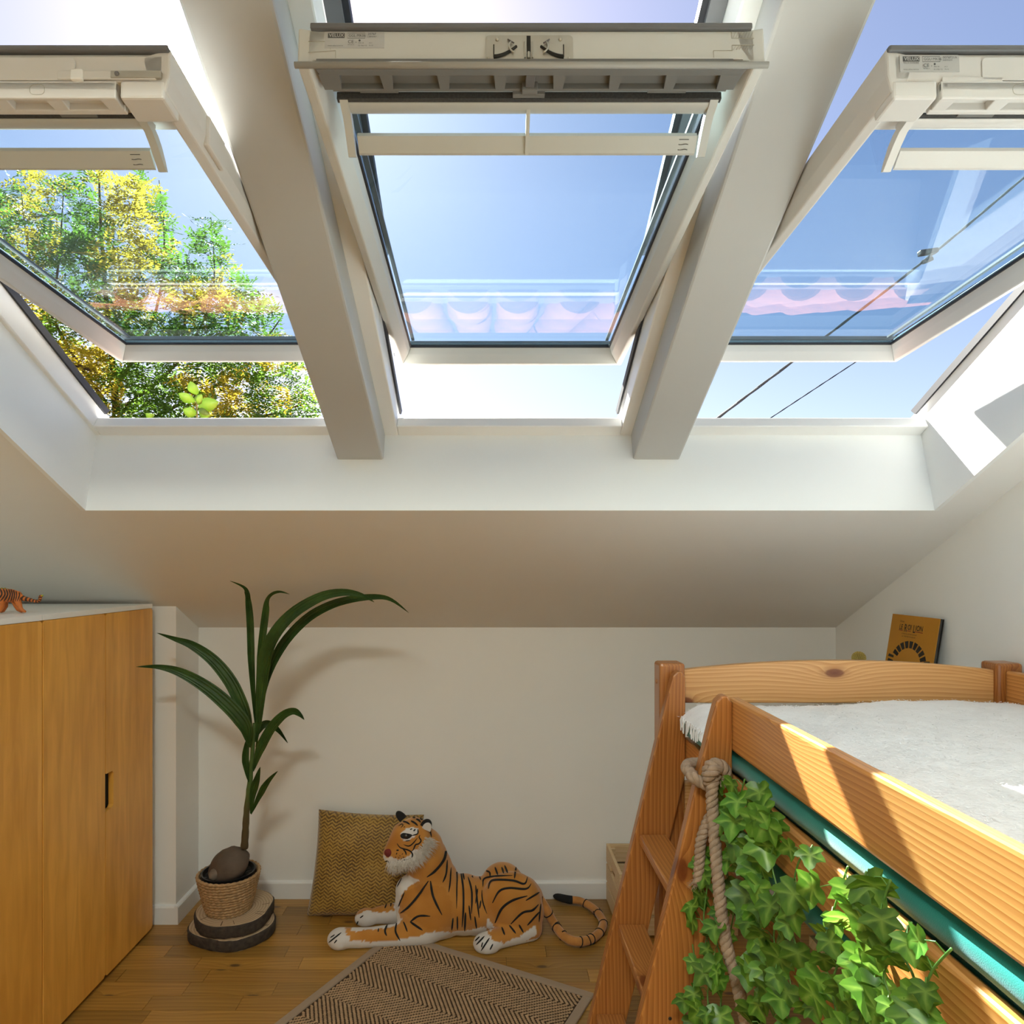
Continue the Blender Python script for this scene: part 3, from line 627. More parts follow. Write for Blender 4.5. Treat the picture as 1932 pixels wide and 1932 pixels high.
for x, z in ((.472, 1.10),): part('screw_cap', MB().ball((x, 1.93, z), (.004, .007, .007), 10, 6), M_plug, bed, smooth=True)
M_scr = plain('dark_screw', (.03, .025, .02), .4, metal=.6)
for z in (.672, .427, .19):
    part('screw', MB().ball((.295 + .2385 * z, 1.5025, z), (.004, .002, .004), 8, 5), M_scr, bed)

# mattress under a green fitted sheet
def fab(name, col, rough=.8, sheen=.5, bump=.25, bs=700, var=.06, scale=5): return plain(name, col, rough, var=var, scale=scale, bump=bump, bscale=bs, sheen=sheen, spec=.2)
M_green = fab('green_sheet', (.010, .19, .15))
ma = MB(); ny = 60; xa, xb, ya, yb = .566, 1.425, -.10, 1.885; zb_, zt_ = .778, 1.043
def bump01(z, a, b_): return max(0, math.sin(math.pi * max(0, min(1, (z - a)/(b_ - a))))) ** .6
def mrow(y):
    ends = max(0, min(1.0, (yb - y)/.05, (y - ya)/.05)); ins = .03 * (1 - ends) ** 2; pts = []
    gap = max(0, min(1, (y - 1.535)/.02)) * max(0, min(1, (1.86 - y)/.02))
    def q(x, z): w_ = .004 * noise.noise(Vector((y * 7, z * 9, x * 3))); return Vector((x + w_, y, z + w_ * .5))
    nl = 26
    for k in range(nl + 1):                       # left side, from the bottom up
        z = zb_ + ins + (zt_ - zb_ - 2 * ins) * k / nl; c_ = min(1, k / 3, (nl - k) / 3)
        x = xa + ins + .022 * (1 - c_) ** 2 - .027 * bump01(z, .953, 1.0135) * (1 - gap) * ends - .018 * bump01(z, .755, .860) * ends
        x -= gap * .040 * max(0, min(1, (z - .955)/.012)) * c_
        pts.append(q(x, z))
    for k in range(1, 12): pts.append(q(xa + .03 + (xb - xa - .06) * k / 12, zt_ - ins))
    for k in range(7): z = zt_ - ins - (zt_ - zb_ - 2 * ins) * k / 6; pts.append(q(xb - ins - .02 * (1 - min(1, k, 6 - k)), z))
    for k in range(1, 12): pts.append(q(xb - .03 - (xb - xa - .06) * k / 12, zb_ + ins))
    return pts
rows = [mrow(ya + (yb - ya) * (1 - (1 - k / ny) ** 1.15)) for k in range(ny + 1)]
nn = len(rows[0])
ma.add([p for r_ in rows for p in r_], [(i*nn + k, i*nn + (k+1) % nn, (i+1)*nn + (k+1) % nn, (i+1)*nn + k) for i in range(ny) for k in range(nn)] + [tuple(range(nn))[::-1], tuple(ny*nn + k for k in range(nn))])
mt = part('mattress', ma, M_green, None, smooth=True); tag(mt, 'mattress in deep green sheet lying in the pine bed', 'mattress')

# white woolly blanket on the mattress
M_blank = fab('white_wool', (.86, .87, .875), .95, .6, .9, 160, .05, 30)
nx, ny = 60, 110; bl = MB(); g = []
for j in range(ny + 1):
    y = -.05 + (1.868 + .05) * j / ny
    for i in range(nx + 1):
        u = i / nx; gap = max(0.0, min(1.0, (y - 1.50)/.06))
        x = (.572 - .052 * gap) + (1.422 - .572 + .052 * gap) * u
        z = 1.0515 + .008 * noise.noise(Vector((x * 5, y * 5, 0))) + .004 * noise.noise(Vector((x * 17, y * 17, 3))) + .0025 * noise.noise(Vector((x * 50, y * 50, 9)))
        z += .012 * math.exp(-((x - 1.25)/.16) ** 2 - ((y - 1.80)/.14) ** 2) - .008 * (1 - gap) * (1 - min(1, u * 6))
        dl = max(0, (.585 - x)/.06); z -= gap * .034 * dl ** 1.8
        if y > 1.84: z -= .012 * ((y - 1.84)/.028) ** 2
        g.append(Vector((x, y, z)))
f = [(j*(nx+1)+i, j*(nx+1)+i+1, (j+1)*(nx+1)+i+1, (j+1)*(nx+1)+i) for j in range(ny) for i in range(nx)]
bl.add(g, f); low = [p - Vector((0, 0, .006)) for p in g]
bl.add(low, [q[::-1] for q in f])
bk = part('blanket', bl, M_blank, None, smooth=True); tag(bk, 'white woolly fringed blanket spread over the bed', 'blanket')
pile = MB(); rp_ = random.Random(5)
for k in range(26000):
    i = rp_.randrange(len(g)); p = g[i] + Vector((rp_.uniform(-.009, .009), rp_.uniform(-.011, .011), 0))
    if p.y < .45: continue
    a = rp_.uniform(0, 6.28); d_ = Vector((math.cos(a) * .007, math.sin(a) * .007, rp_.uniform(.0005, .0022))); s_ = Vector((-math.sin(a), math.cos(a), 0)) * .0016
    pile.add([p - s_ + Vector((0, 0, .0006)), p + s_ + Vector((0, 0, .0006)), p + d_ + Vector((0, 0, .0006))], [(0, 1, 2)])
part('wool_pile', pile, M_blank, bk, kind='stuff')
fr = random.Random(11)
for k in range(34):
    y = 1.545 + .31 * k / 33 + fr.uniform(-.004, .004); j = max(0, min(ny, round((y + .05) / 1.918 * ny))); p = g[j * (nx + 1)] + Vector((.002, 0, .002))
    for q in range(1):
        dx = fr.uniform(-.006, .002); ln = fr.uniform(.022, .040)
        pts = [p, p + Vector((dx * .6 - .003, fr.uniform(-.004, .004), -ln * .35)), p + Vector((dx - .003, fr.uniform(-.008, .008), -ln))]
        part('fringe_tassel', MB().tube(pts, [.003, .0028, .0016], 5), M_blank, bk)
# ------------------------------------------------------------------ coconut palm in a rope basket on two log slices
PX_, PY_ = -1.004, 2.668
def log_mat():
    m, N, L, b = _new('log_face'); tc = N.new('ShaderNodeTexCoord')
    nz = nd(N, 'ShaderNodeTexNoise', Scale=9.0, Detail=4.0); L.new(tc.outputs['Object'], nz.inputs['Vector'])
    mxv = nd(N, 'ShaderNodeVectorMath', operation='MULTIPLY_ADD'); mxv.inputs[1].default_value = (.03, .03, 0); L.new(nz.outputs['Color'], mxv.inputs[0]); L.new(tc.outputs['Object'], mxv.inputs[2])
    wv = nd(N, 'ShaderNodeTexWave', wave_type='RINGS', rings_direction='Z', Scale=28.0, Distortion=1.0); L.new(mxv.outputs[0], wv.inputs['Vector'])
    r = ramp(N, [(0.0, (.42, .30, .18)), (1.0, (.56, .42, .27))]); L.new(wv.outputs['Fac'], r.inputs[0]); L.new(r.outputs[0], b.inputs['Base Color']); b.inputs['Roughness'].default_value = .75
    return m
M_log = log_mat(); M_bark = plain('dark_bark', (.045, .034, .026), .9, var=.5, scale=60, bump=1.0, bscale=120)
def log_slice(cx_, cy_, z0, z1, r0, seed, lab, el=1.0):
    t = thing('log_slice', (cx_, cy_, z0), lab, 'log slice', 'stacked log slices under the plant')
    n = 72
    def rad(a): return r0 * (1 + .045 * math.sin(2*a + seed) + .03 * math.sin(3*a + seed * 2.1) + .02 * math.sin(5*a + seed))
    poly = [(rad(2*math.pi*k/n) * math.cos(2*math.pi*k/n) * el, rad(2*math.pi*k/n) * math.sin(2*math.pi*k/n)) for k in range(n)]
    part('wood_disc', MB().prism([(x*.965, y*.965) for x, y in poly], lambda u, v, d: Vector((cx_ + u, cy_ + v, d)), z0, z1), M_log, t, bevel=.002)
    bk_ = MB(); vs_ = []
    for lv, (zz, ff) in enumerate(((z0, .95), (z0 + .004, .985), (z0*.7 + z1*.3, 1.0), (z0*.35 + z1*.65, 1.0), (z1 - .005, .995), (z1 - .001, .965), (z1 - .001, .945))):
        for k, (x, y) in enumerate(poly):
            w_ = ff + .022 * noise.noise(Vector((x * 40, y * 40, zz * 60 + seed))); vs_.append(Vector((cx_ + x * w_, cy_ + y * w_, zz)))
    bk_.add(vs_, [(i*n+k, i*n+(k+1) % n, (i+1)*n+(k+1) % n, (i+1)*n+k) for i in range(6) for k in range(n)])
    part('bark', bk_, M_bark, t, smooth=True)
    ck = plain('crack_%d' % seed, (.10, .06, .035), .9)
    rr_ = random.Random(seed)
    for a in [rr_.uniform(0, 6.28) for _ in range(7)]:
        x0_, x1_ = .72, .93
        part('crack', MB().bar((cx_ + rad(a)*x0_*math.cos(a)*el, cy_ + rad(a)*x0_*math.sin(a), z1 + .0002), (cx_ + rad(a)*x1_*math.cos(a + .05)*el, cy_ + rad(a)*x1_*math.sin(a + .05), z1 + .0002), .0016, .0008), ck, t)
    return t
log_slice(PX_ + .003, PY_, .0, .046, .158, 2, 'lower dark-barked log slice resting on the parquet')
log_slice(PX_ + .008, PY_ + .006, .047, .095, .150, 5, 'upper dark-barked log slice carrying the rope basket')

M_rope_b = plain('seagrass_rope', (.40, .255, .125), .8, var=.35, scale=90, bump=.6, bscale=500)
bc = Vector((PX_ - .012, PY_ - .010, .096)); bh = .146; r0, r1 = .080, .113
bas = thing('rope_basket', bc, 'round planter basket wound from brown twisted rope', 'basket')
mb = MB(); nr = 13
for i in range(nr):
    z = .006 + (bh - .012) * i / (nr - 1); r_ = r0 + (r1 - r0) * (i / (nr - 1)) ** .85
    n = 132; pts = [bc + Vector((r_ * math.cos(2*math.pi*k/n), r_ * math.sin(2*math.pi*k/n), z + .0012 * math.sin(2*math.pi*k/n*2 + i))) for k in range(n)]
    mb.tube(pts, [.0064 + .0013 * math.sin(k * 2*math.pi/4 + i * .9) for k in range(n)], 7, closed=True)
part('rope_coils', mb, M_rope_b, bas, smooth=True)
part('lining', MB().lathe([(.0, .002), (r0 - .006, .002), (r1 - .010, bh - .014)], bc, 40), plain('basket_lining', (.10, .06, .03), .9), bas, smooth=True)

palm = thing('potted_palm', bc + Vector((0, 0, .01)), 'young coconut palm with long arching leaves growing from its nut', 'palm')
M_pot = plain('black_plastic', (.012, .012, .013), .35)
part('pot', MB().lathe([(.060, .012), (.098, bh - .004), (.101, bh + .004), (.095, bh + .004), (.090, bh - .012)], bc, 40), M_pot, palm, smooth=50)
so_ = MB(); sr = random.Random(2)
so_.lathe([(.0001, bh - .006), (.03, bh - .005), (.06, bh - .009), (.093, bh - .012)], bc, 36, fn=lambda p, a, i: p + Vector((0, 0, .006 * noise.noise(p * 60))))
part('soil', so_, plain('dark_soil', (.014, .011, .009), .95, var=.5, scale=120, bump=1, bscale=300), palm)
M_nut = plain('coconut_husk', (.105, .075, .055), .75, var=.35, scale=14, bump=.6, bscale=70)
nut = MB(); cn = bc + Vector((.006, -.012, .172)); Mr = Matrix.Rotation(math.radians(-32), 3, 'Y') @ Matrix.Rotation(.2, 3, 'Z')
nut.ball((0, 0, 0), (.080, .064, .062), 40, 24)
def nutf(p):
    a = math.atan2(p.y, p.z); taper = 1 - .22 * max(0, -p.x/.08) ** 2
    q = Vector((p.x, p.y * taper, p.z * taper)) * (1 + .05 * math.cos(3 * a + .5)) + Vector((1, 1, 1)) * .0025 * noise.noise(p * 45)
    return cn + Mr @ q
nut.v = [nutf(p) for p in nut.v]
cno = part('coconut', nut, M_nut, palm, smooth=True)
nl = MB().ball((0, 0, 0), (.026, .016, .022), 20, 12); nl.v = [cn + Vector((-.036, -.046, -.012)) + Mr @ p + Vector((1, 1, 1)) * .003 * noise.noise(p * 60) for p in nl.v]
part('husk_flap', nl, plain('pale_husk', (.19, .15, .115), .8, var=.3, scale=25, bump=.5, bscale=90), cno, smooth=True)

def yst(y): return 2.655 - .10 * max(0, min(1.4, (1592 - y) / 230))
def smoothpts(P, n):
    out_ = []; m = len(P)
    for i in range(n + 1):
        t = i / n * (m - 1); k = min(int(t), m - 2); f_ = t - k
        p0, p1, p2, p3 = P[max(k-1, 0)], P[k], P[k+1], P[min(k+2, m-1)]
        out_.append(0.5 * ((2*p1) + (p2-p0)*f_ + (2*p0-5*p1+4*p2-p3)*f_*f_ + (3*p1-p0-3*p2+p3)*f_**3))
    return out_
stem_px = [(461, 1600), (463, 1570), (465, 1535), (470, 1490), (473, 1460), (476, 1421), (480, 1365)]
sp = smoothpts([px(x, y, yst(y)) for x, y in stem_px], 24)
M_stem = None
def stem_mat():
    m, N, L, b = _new('palm_stem'); tc = N.new('ShaderNodeTexCoord'); sx = N.new('ShaderNodeSeparateXYZ'); L.new(tc.outputs['Object'], sx.inputs[0])
    nz = nd(N, 'ShaderNodeTexNoise', Scale=70.0); L.new(tc.outputs['Object'], nz.inputs['Vector'])
    ad = nd(N, 'ShaderNodeMath', operation='MULTIPLY_ADD'); L.new(nz.outputs['Fac'], ad.inputs[0]); ad.inputs[1].default_value = .12; L.new(sx.outputs['Z'], ad.inputs[2])
    r = ramp(N, [(.22, (.060, .045, .022)), (.42, (.10, .075, .03)), (.55, (.07, .13, .03))]); L.new(ad.outputs[0], r.inputs[0]); L.new(r.outputs[0], b.inputs['Base Color']); b.inputs['Roughness'].default_value = .7
    return m
part('stem', MB().tube(sp, [.0145 - .0085 * k / 24 + .0008 * math.sin(k * 2.2) for k in range(25)], 12), stem_mat(), palm, smooth=True)
def leaf_mat(name, c0, c1, trans=.25, rough=.38):
    m, N, L, b = _new(name); tc = N.new('ShaderNodeTexCoord')
    nz = nd(N, 'ShaderNodeTexNoise', Scale=14.0, Detail=3.0); L.new(tc.outputs['Object'], nz.inputs['Vector'])
    r = ramp(N, [(.3, c0), (.7, c1)]); L.new(nz.outputs['Fac'], r.inputs[0]); L.new(r.outputs[0], b.inputs['Base Color']); b.inputs['Roughness'].default_value = rough
    tl = N.new('ShaderNodeBsdfTranslucent'); L.new(r.outputs[0], tl.inputs[0]); mx = N.new('ShaderNodeMixShader'); mx.inputs[0].default_value = trans
    L.new(b.outputs[0], mx.inputs[1]); L.new(tl.outputs[0], mx.inputs[2]); L.new(mx.outputs[0], N['Material Output'].inputs[0]); return m
M_palm = leaf_mat('palm_leaf', (.022, .060, .012), (.050, .115, .022))
def palm_leaf(pts, wpx, y0, y1, grow=.35, face=.8):
    n = 34; m = len(pts)
    P = smoothpts([px(x, y, y0 + (y1 - y0) * (i / (m - 1)) ** 1.3) for i, (x, y) in enumerate(pts)], n)
    W = wpx / 485.0; mb = MB(); cols = 11; vs_ = []
    for i, p in enumerate(P):
        t = i / n; tan = (P[min(i+1, n)] - P[max(i-1, 0)]).normalized()
        nv = Vector((0, -face, .55)); side = tan.cross(nv).normalized(); nv = side.cross(tan).normalized()
        w_ = W * (max(.10, min(1, t / grow)) ** .8) * (1 - max(0, (t - .45)/.55) ** 1.5) + .0006
        for c_ in range(cols):
            s_ = (c_ / (cols - 1)) * 2 - 1
            pl = (.0016 if c_ % 2 else -.0004) * min(1, w_ / .012)
            vs_.append(p + side * (s_ * w_ / 2) + nv * (abs(s_) * w_ * .16 + pl))
    mb.add(vs_, [(i*cols+c_, i*cols+c_+1, (i+1)*cols+c_+1, (i+1)*cols+c_) for i in range(n) for c_ in range(cols-1)])
    o = part('leaf', mb, M_palm, palm); md = o.modifiers.new('thick', 'SOLIDIFY'); md.thickness = .0008
LV = [([(482, 1372), (479, 1320), (475, 1251), (473, 1180), (470, 1140), (467, 1120), (458, 1107), (434, 1096)], 13, 2.56, 2.40),
      ([(482, 1372), (486, 1310), (490, 1279), (495, 1214), (502, 1157), (506, 1133), (515, 1121), (529, 1117), (546, 1121)], 14, 2.56, 2.40),
      ([(484, 1400), (488, 1365), (495, 1293), (503, 1237), (523, 1194), (557, 1157), (606, 1128), (648, 1119), (683, 1124), (706, 1136)], 27, 2.55, 2.32),
      ([(484, 1410), (492, 1336), (506, 1274), (535, 1217), (577, 1171), (620, 1145), (663, 1132), (711, 1127), (740, 1133), (771, 1156)], 20, 2.57, 2.36),
      ([(471, 1410), (469, 1393), (461, 1367), (432, 1333), (392, 1299), (344, 1271), (301, 1259), (257, 1258)], 25, 2.56, 2.42),
      ([(473, 1405), (470, 1380), (462, 1345), (438, 1291), (404, 1248), (364, 1219), (330, 1206), (296, 1194)], 23, 2.58, 2.50),
      ([(478, 1455), (484, 1435), (492, 1413), (512, 1376), (535, 1351), (554, 1343), (566, 1349), (574, 1358)], 20, 2.58, 2.46),
      ([(474, 1420), (481, 1390), (495, 1370), (509, 1367), (526, 1379), (543, 1402)], 15, 2.61, 2.68),
      ([(469, 1475), (464, 1436), (466, 1407), (470, 1385)], 13, 2.59, 2.57),
      ([(473, 1535), (478, 1498), (486, 1470), (491, 1447)], 17, 2.62, 2.56),
      ([(474, 1536), (489, 1504), (506, 1476), (524, 1455)], 15, 2.62, 2.52)]
for i, (p_, w_, a_, b_) in enumerate(LV): palm_leaf(p_, w_, a_, b_, grow=.32 if i < 9 else .5)

# ------------------------------------------------------------------ mustard cushion leaning on the wall
def chevron_mat():
    m, N, L, b = _new('mustard_velvet'); uv = N.new('ShaderNodeUVMap'); sx = N.new('ShaderNodeSeparateXYZ'); L.new(uv.outputs[0], sx.inputs[0])
    def mth(op, a, b_=None, c_=None):
        x = nd(N, 'ShaderNodeMath', operation=op)
        for i, q in enumerate((a, b_, c_)):
            if q is None: continue
            if isinstance(q, (int, float)): x.inputs[i].default_value = q
            else: L.new(q, x.inputs[i])
        return x.outputs[0]
    # columns of slanting stitches, direction alternating
    col = mth('MULTIPLY', sx.outputs[0], 26.0); fr_ = mth('FRACT', col); fl_ = mth('FLOOR', col)
    par = mth('MULTIPLY_ADD', mth('PINGPONG', fl_, 1.0), 2.0, -1.0)
    v = mth('MULTIPLY_ADD', mth('MULTIPLY', fr_, par), .9, mth('MULTIPLY', sx.outputs[1], 30.0))
    st = mth('PINGPONG', v, .5)
    nz = nd(N, 'ShaderNodeTexNoise', Scale=3.2, Detail=3.0); L.new(uv.outputs[0], nz.inputs['Vector'])
    wn_ = nd(N, 'ShaderNodeTexNoise', Scale=60.0, Detail=2.0); L.new(uv.outputs[0], wn_.inputs['Vector'])
    k = mth('ADD', mth('MULTIPLY', st, .9), mth('MULTIPLY', wn_.outputs['Fac'], .8)); k = mth('ADD', k, mth('MULTIPLY', nz.outputs['Fac'], .6))
    r = ramp(N, [(.50, (.045, .021, .003)), (.85, (.19, .095, .010)), (1.0, (.40, .24, .04))]); L.new(k, r.inputs[0]); L.new(r.outputs[0], b.inputs['Base Color'])
    b.inputs['Roughness'].default_value = .6; b.inputs['Sheen Weight'].default_value = .35
    bp = nd(N, 'ShaderNodeBump', Strength=.6, Distance=.003); L.new(st, bp.inputs['Height']); L.new(bp.outputs[0], b.inputs['Normal']); return m
TL, TR, BL_, BR_ = px(602, 1527, 2.885), px(800, 1537, 2.885), px(579, 1729, 2.800), px(785, 1733, 2.800)
n = 30; mb = MB(); vs_ = []; uvs = []
nrm = (TR - TL).cross(BL_ - TL).normalized(); nrm = nrm if nrm.y < 0 else -nrm
for side in (1, -1):
    for j in range(n + 1):
        for i in range(n + 1):
            u, v = i / n, j / n
            pin = 1 - .045 * (math.sin(math.pi * u) * (abs(2*v - 1) ** 3)) ; pin2 = 1 - .045 * (math.sin(math.pi * v) * (abs(2*u - 1) ** 3))
            uu = .5 + (u - .5) * pin2; vv = .5 + (v - .5) * pin
            p = TL.lerp(TR, uu).lerp(BL_.lerp(BR_, uu), vv)
            th = .062 * max(0, (1 - (2*u - 1) ** 4) * (1 - (2*v - 1) ** 4)) ** .5 + .004
            th += .004 * noise.noise(Vector((u * 5, v * 5, side)))
            vs_.append(p + nrm * th * side * (1.0 if side > 0 else .6)); uvs.append((u, v))
N1 = (n + 1) ** 2; fs = []
for s_ in (0, 1):
    for j in range(n):
        for i in range(n):
            q = (s_*N1 + j*(n+1)+i, s_*N1 + j*(n+1)+i+1, s_*N1 + (j+1)*(n+1)+i+1, s_*N1 + (j+1)*(n+1)+i); fs.append(q if s_ else q[::-1])
bd = [i for i in range(n+1)] + [j*(n+1)+n for j in range(1, n+1)] + [n*(n+1)+i for i in range(n-1, -1, -1)] + [j*(n+1) for j in range(n-1, 0, -1)]
fs += [(bd[k], bd[(k+1) % len(bd)], N1 + bd[(k+1) % len(bd)], N1 + bd[k]) for k in range(len(bd))]
mb.add(vs_, fs)
cu = part('cushion', mb, chevron_mat(), None, smooth=True)
ul = cu.data.uv_layers.new(name='UVMap')
for lp_ in cu.data.loops: ul.data[lp_.index].uv = uvs[lp_.vertex_index]
tag(cu, 'mustard woven velvet cushion leaning on wall behind toy tiger', 'cushion')

# ------------------------------------------------------------------ herringbone sisal rug
A = Vector((-.373, 2.657)); e1 = Vector((.879, -.477)); e2 = Vector((-.477, -.879)); RWd, RLn, bdr = .82, 1.30, .030
def rg(s_, t_, z): q = A + e1 * s_ + e2 * t_; return Vector((q.x, q.y, z))
rug = thing('sisal_rug', rg(RWd/2, RLn/2, 0), 'brown herringbone sisal rug with taupe fabric border', 'rug')
M_tape = fab('taupe_tape', (.36, .27, .19), .9, .2, .4, 900)
part('rug_backing', MB().hexa([rg(s_, t_, z) for z in (.001, .006) for s_, t_ in ((.004, .004), (RWd - .004, .004), (RWd - .004, RLn - .004), (.004, RLn - .004))]), plain('rug_dark', (.045, .024, .010), .95, var=.3, scale=200), rug)
for (s0, s1, t0, t1) in ((0, RWd, 0, bdr), (0, RWd, RLn - bdr, RLn), (0, bdr, bdr, RLn - bdr), (RWd - bdr, RWd, bdr, RLn - bdr)):
    part('border_tape', MB().hexa([rg(s_, t_, z) for z in (.0005, .0105) for s_, t_ in ((s0, t0), (s1, t0), (s1, t1), (s0, t1))]), M_tape, rug, bevel=.003)
M_sisal = plain('sisal_yarn', (.42, .275, .15), .85, var=.25, scale=60, bump=.4, bscale=700)
Wb = .113; pitch = .0182; nub = .0088; mb = MB(); rr_ = random.Random(4)
def tri(t_):
    q = t_ % (2 * Wb); return q if q < Wb else 2 * Wb - q
s0 = -Wb - .02
oct_f = [(0,1,2),(0,2,3),(0,3,4),(0,4,1),(5,2,1),(5,3,2),(5,4,3),(5,1,4)]
while s0 < RWd + .02:
    t_ = bdr + .004
    while t_ < 1.16:
        s_ = s0 + tri(t_ + .02)
        if bdr + .004 < s_ < RWd - bdr - .004:
            dirn = 1 if ((t_ + .02) % (2 * Wb)) < Wb else -1
            a = e1 * (dirn * .7071) + e2 * .7071; bb = e1 * .7071 - e2 * (dirn * .7071)
            a3 = Vector((a.x, a.y, 0)); b3 = Vector((bb.x, bb.y, 0)); sk = (a3 + b3 * .45) * .0058; wd = b3 * .0050
            c_ = rg(s_ + rr_.uniform(-.0006, .0006), t_, .0065); up = Vector((0, 0, .0038))
            # faceted yarn loop: 8 around, domed
            mb.add([c_ - sk, c_ - sk*.55 + wd*.8, c_ + sk*.55 + wd*.8, c_ + sk, c_ + sk*.55 - wd*.8, c_ - sk*.55 - wd*.8, c_ - sk*.45 + up*.8 + wd*.25, c_ + sk*.45 + up*.8 + wd*.25, c_ + sk*.45 + up*.8 - wd*.25, c_ - sk*.45 + up*.8 - wd*.25, c_ + up],
                   [(0,1,6),(1,2,7,6),(2,3,7),(3,4,8),(4,5,9,8),(5,0,9),(0,6,9),(3,8,7),(6,7,10),(7,8,10),(8,9,10),(9,6,10)])
        t_ += nub * .7071
    s0 += pitch
part('sisal_weave', mb, M_sisal, rug, smooth=True, kind='stuff')
# ------------------------------------------------------------------ plush tiger
def remesh(mb, name, voxel, smooth_it=6, fac=.5):
    me = mb.mesh(name); o = bpy.data.objects.new(name, me); COL.objects.link(o)
    r = o.modifiers.new('r', 'REMESH'); r.mode = 'VOXEL'; r.voxel_size = voxel; r.adaptivity = 0
    s = o.modifiers.new('s', 'SMOOTH'); s.factor = fac; s.iterations = smooth_it
    dg = bpy.context.evaluated_depsgraph_get(); out_ = bpy.data.meshes.new_from_object(o.evaluated_get(dg))
    bpy.data.objects.remove(o); bpy.data.meshes.remove(me); return out_
def chain(mb, nodes, step=.5):
    """overlapping balls along nodes (Vector, radius)"""
    for (p, r), (q, s_) in zip(nodes[:-1], nodes[1:]):
        n = max(1, int((q - p).length / (min(r, s_) * step)))
        for i in range(n + 1):
            t = i / n; mb.ball(p.lerp(q, t), r + (s_ - r) * t, 14, 9)
def proj(p): return (VX + p.x * F / p.y, VY + (CH - p.z) * F / p.y)
K = F / 2.65
def tg(x, y, Y, r): return (px(x, y, Y), r / K)
def tell(mb, x, y, Y, rx, ry, rz): mb.ball(px(x, y, Y), (rx / K, rz / K, ry / K), 20, 14)
mb = MB()
# trunk, neck, chest
chain(mb, [tg(975, 1706, 2.70, 55), tg(925, 1712, 2.70, 50), tg(875, 1706, 2.69, 55), tg(830, 1708, 2.68, 60), tg(800, 1716, 2.67, 54)])
chain(mb, [tg(828, 1690, 2.69, 52), tg(812, 1640, 2.69, 44), tg(800, 1600, 2.68, 38)])
tell(mb, 948, 1668, 2.71, 42, 40, 40)
chain(mb, [tg(790, 1700, 2.68, 46), tg(775, 1680, 2.67, 30)])
# head and muzzle
tell(mb, 781, 1583, 2.665, 37, 40, 38); tell(mb, 778, 1603, 2.66, 38, 30, 36)
chain(mb, [tg(770, 1598, 2.65, 30), tg(752, 1606, 2.64, 23), tg(740, 1612, 2.635, 18)])
chain(mb, [tg(762, 1575, 2.645, 24), tg(742, 1596, 2.637, 14), tg(735, 1604, 2.634, 11)])
tell(mb, 750, 1622, 2.638, 20, 11, 16)
# forelegs
chain(mb, [tg(822, 1735, 2.63, 36), tg(800, 1756, 2.605, 27), tg(760, 1764, 2.59, 21), tg(700, 1769, 2.575, 18), tg(655, 1770, 2.568, 18)])
tell(mb, 643, 1771, 2.566, 25, 18, 24)
chain(mb, [tg(800, 1722, 2.76, 34), tg(760, 1722, 2.755, 22), tg(715, 1727, 2.745, 17)]); tell(mb, 692, 1732, 2.742, 24, 18, 22)
# hind legs
tell(mb, 965, 1702, 2.64, 58, 56, 34); tell(mb, 985, 1722, 2.635, 42, 40, 32)
chain(mb, [tg(1000, 1750, 2.62, 24), tg(965, 1764, 2.59, 19), tg(930, 1773, 2.555, 18)]); tell(mb, 919, 1780, 2.545, 26, 19, 22)
tell(mb, 975, 1702, 2.78, 50, 50, 30)
tme = remesh(mb, 'tiger_body', .0062, 8)
zmin = .0015
for v in tme.vertices:
    if v.co.z < zmin: v.co.z = zmin + (v.co.z - zmin) * .06
    if v.co.z < zmin: v.co.z = zmin
def inpoly(x, y, P):
    c_ = False; j = len(P) - 1
    for i in range(len(P)):
        if (P[i][1] > y) != (P[j][1] > y) and x < (P[j][0] - P[i][0]) * (y - P[i][1]) / (P[j][1] - P[i][1]) + P[i][0]: c_ = not c_
        j = i
    return c_
tiger = thing('plush_tiger', (.0 - .08, 2.66, 0), 'large plush toy tiger lying on the parquet beside the rug', 'plush tiger')
Z3 = lambda pts: [(560 + x / 3.22, 1500 + y / 3.22) for x, y in pts]
Z8 = lambda pts: [(700 + x / 10.733, 1520 + y / 10.733) for x, y in pts]
white = [Z3([(180, 960), (180, 800), (290, 805), (300, 850), (330, 880), (480, 893), (620, 880), (760, 850), (830, 830), (920, 835), (1000, 830), (1140, 800), (1180, 860), (900, 900), (500, 960)]),
         Z3([(330, 830), (340, 740), (420, 700), (500, 715), (610, 700), (640, 760), (600, 800)]),
         Z3([(590, 700), (585, 480), (640, 470), (740, 520), (670, 560), (625, 640), (615, 720)]),
         Z3([(1060, 980), (1060, 840), (1150, 830), (1190, 880), (1250, 900), (1330, 870), (1450, 790), (1460, 850), (1260, 960), (1150, 990)]),
         Z3([(1150, 800), (1160, 740), (1200, 800), (1180, 830)]),
         Z8([(250, 980), (330, 1060), (420, 1030), (520, 1080), (620, 1120), (740, 1060), (760, 1010), (830, 940), (900, 880), (1000, 900), (900, 1150), (600, 1300), (250, 1200)])]
whead = Z8([(610, 560), (700, 470), (830, 430), (960, 460), (940, 560), (860, 640), (760, 710), (680, 720), (610, 640)])
shade = Z3([(640, 600), (760, 540), (900, 560), (940, 650), (940, 800), (800, 820), (680, 740), (640, 700)])
ca = tme.color_attributes.new('Col', 'FLOAT_COLOR', 'POINT')
OR = Vector((.54, .245, .055)); ORD = Vector((.42, .165, .026)); WH = Vector((.66, .63, .60))
tme.update()
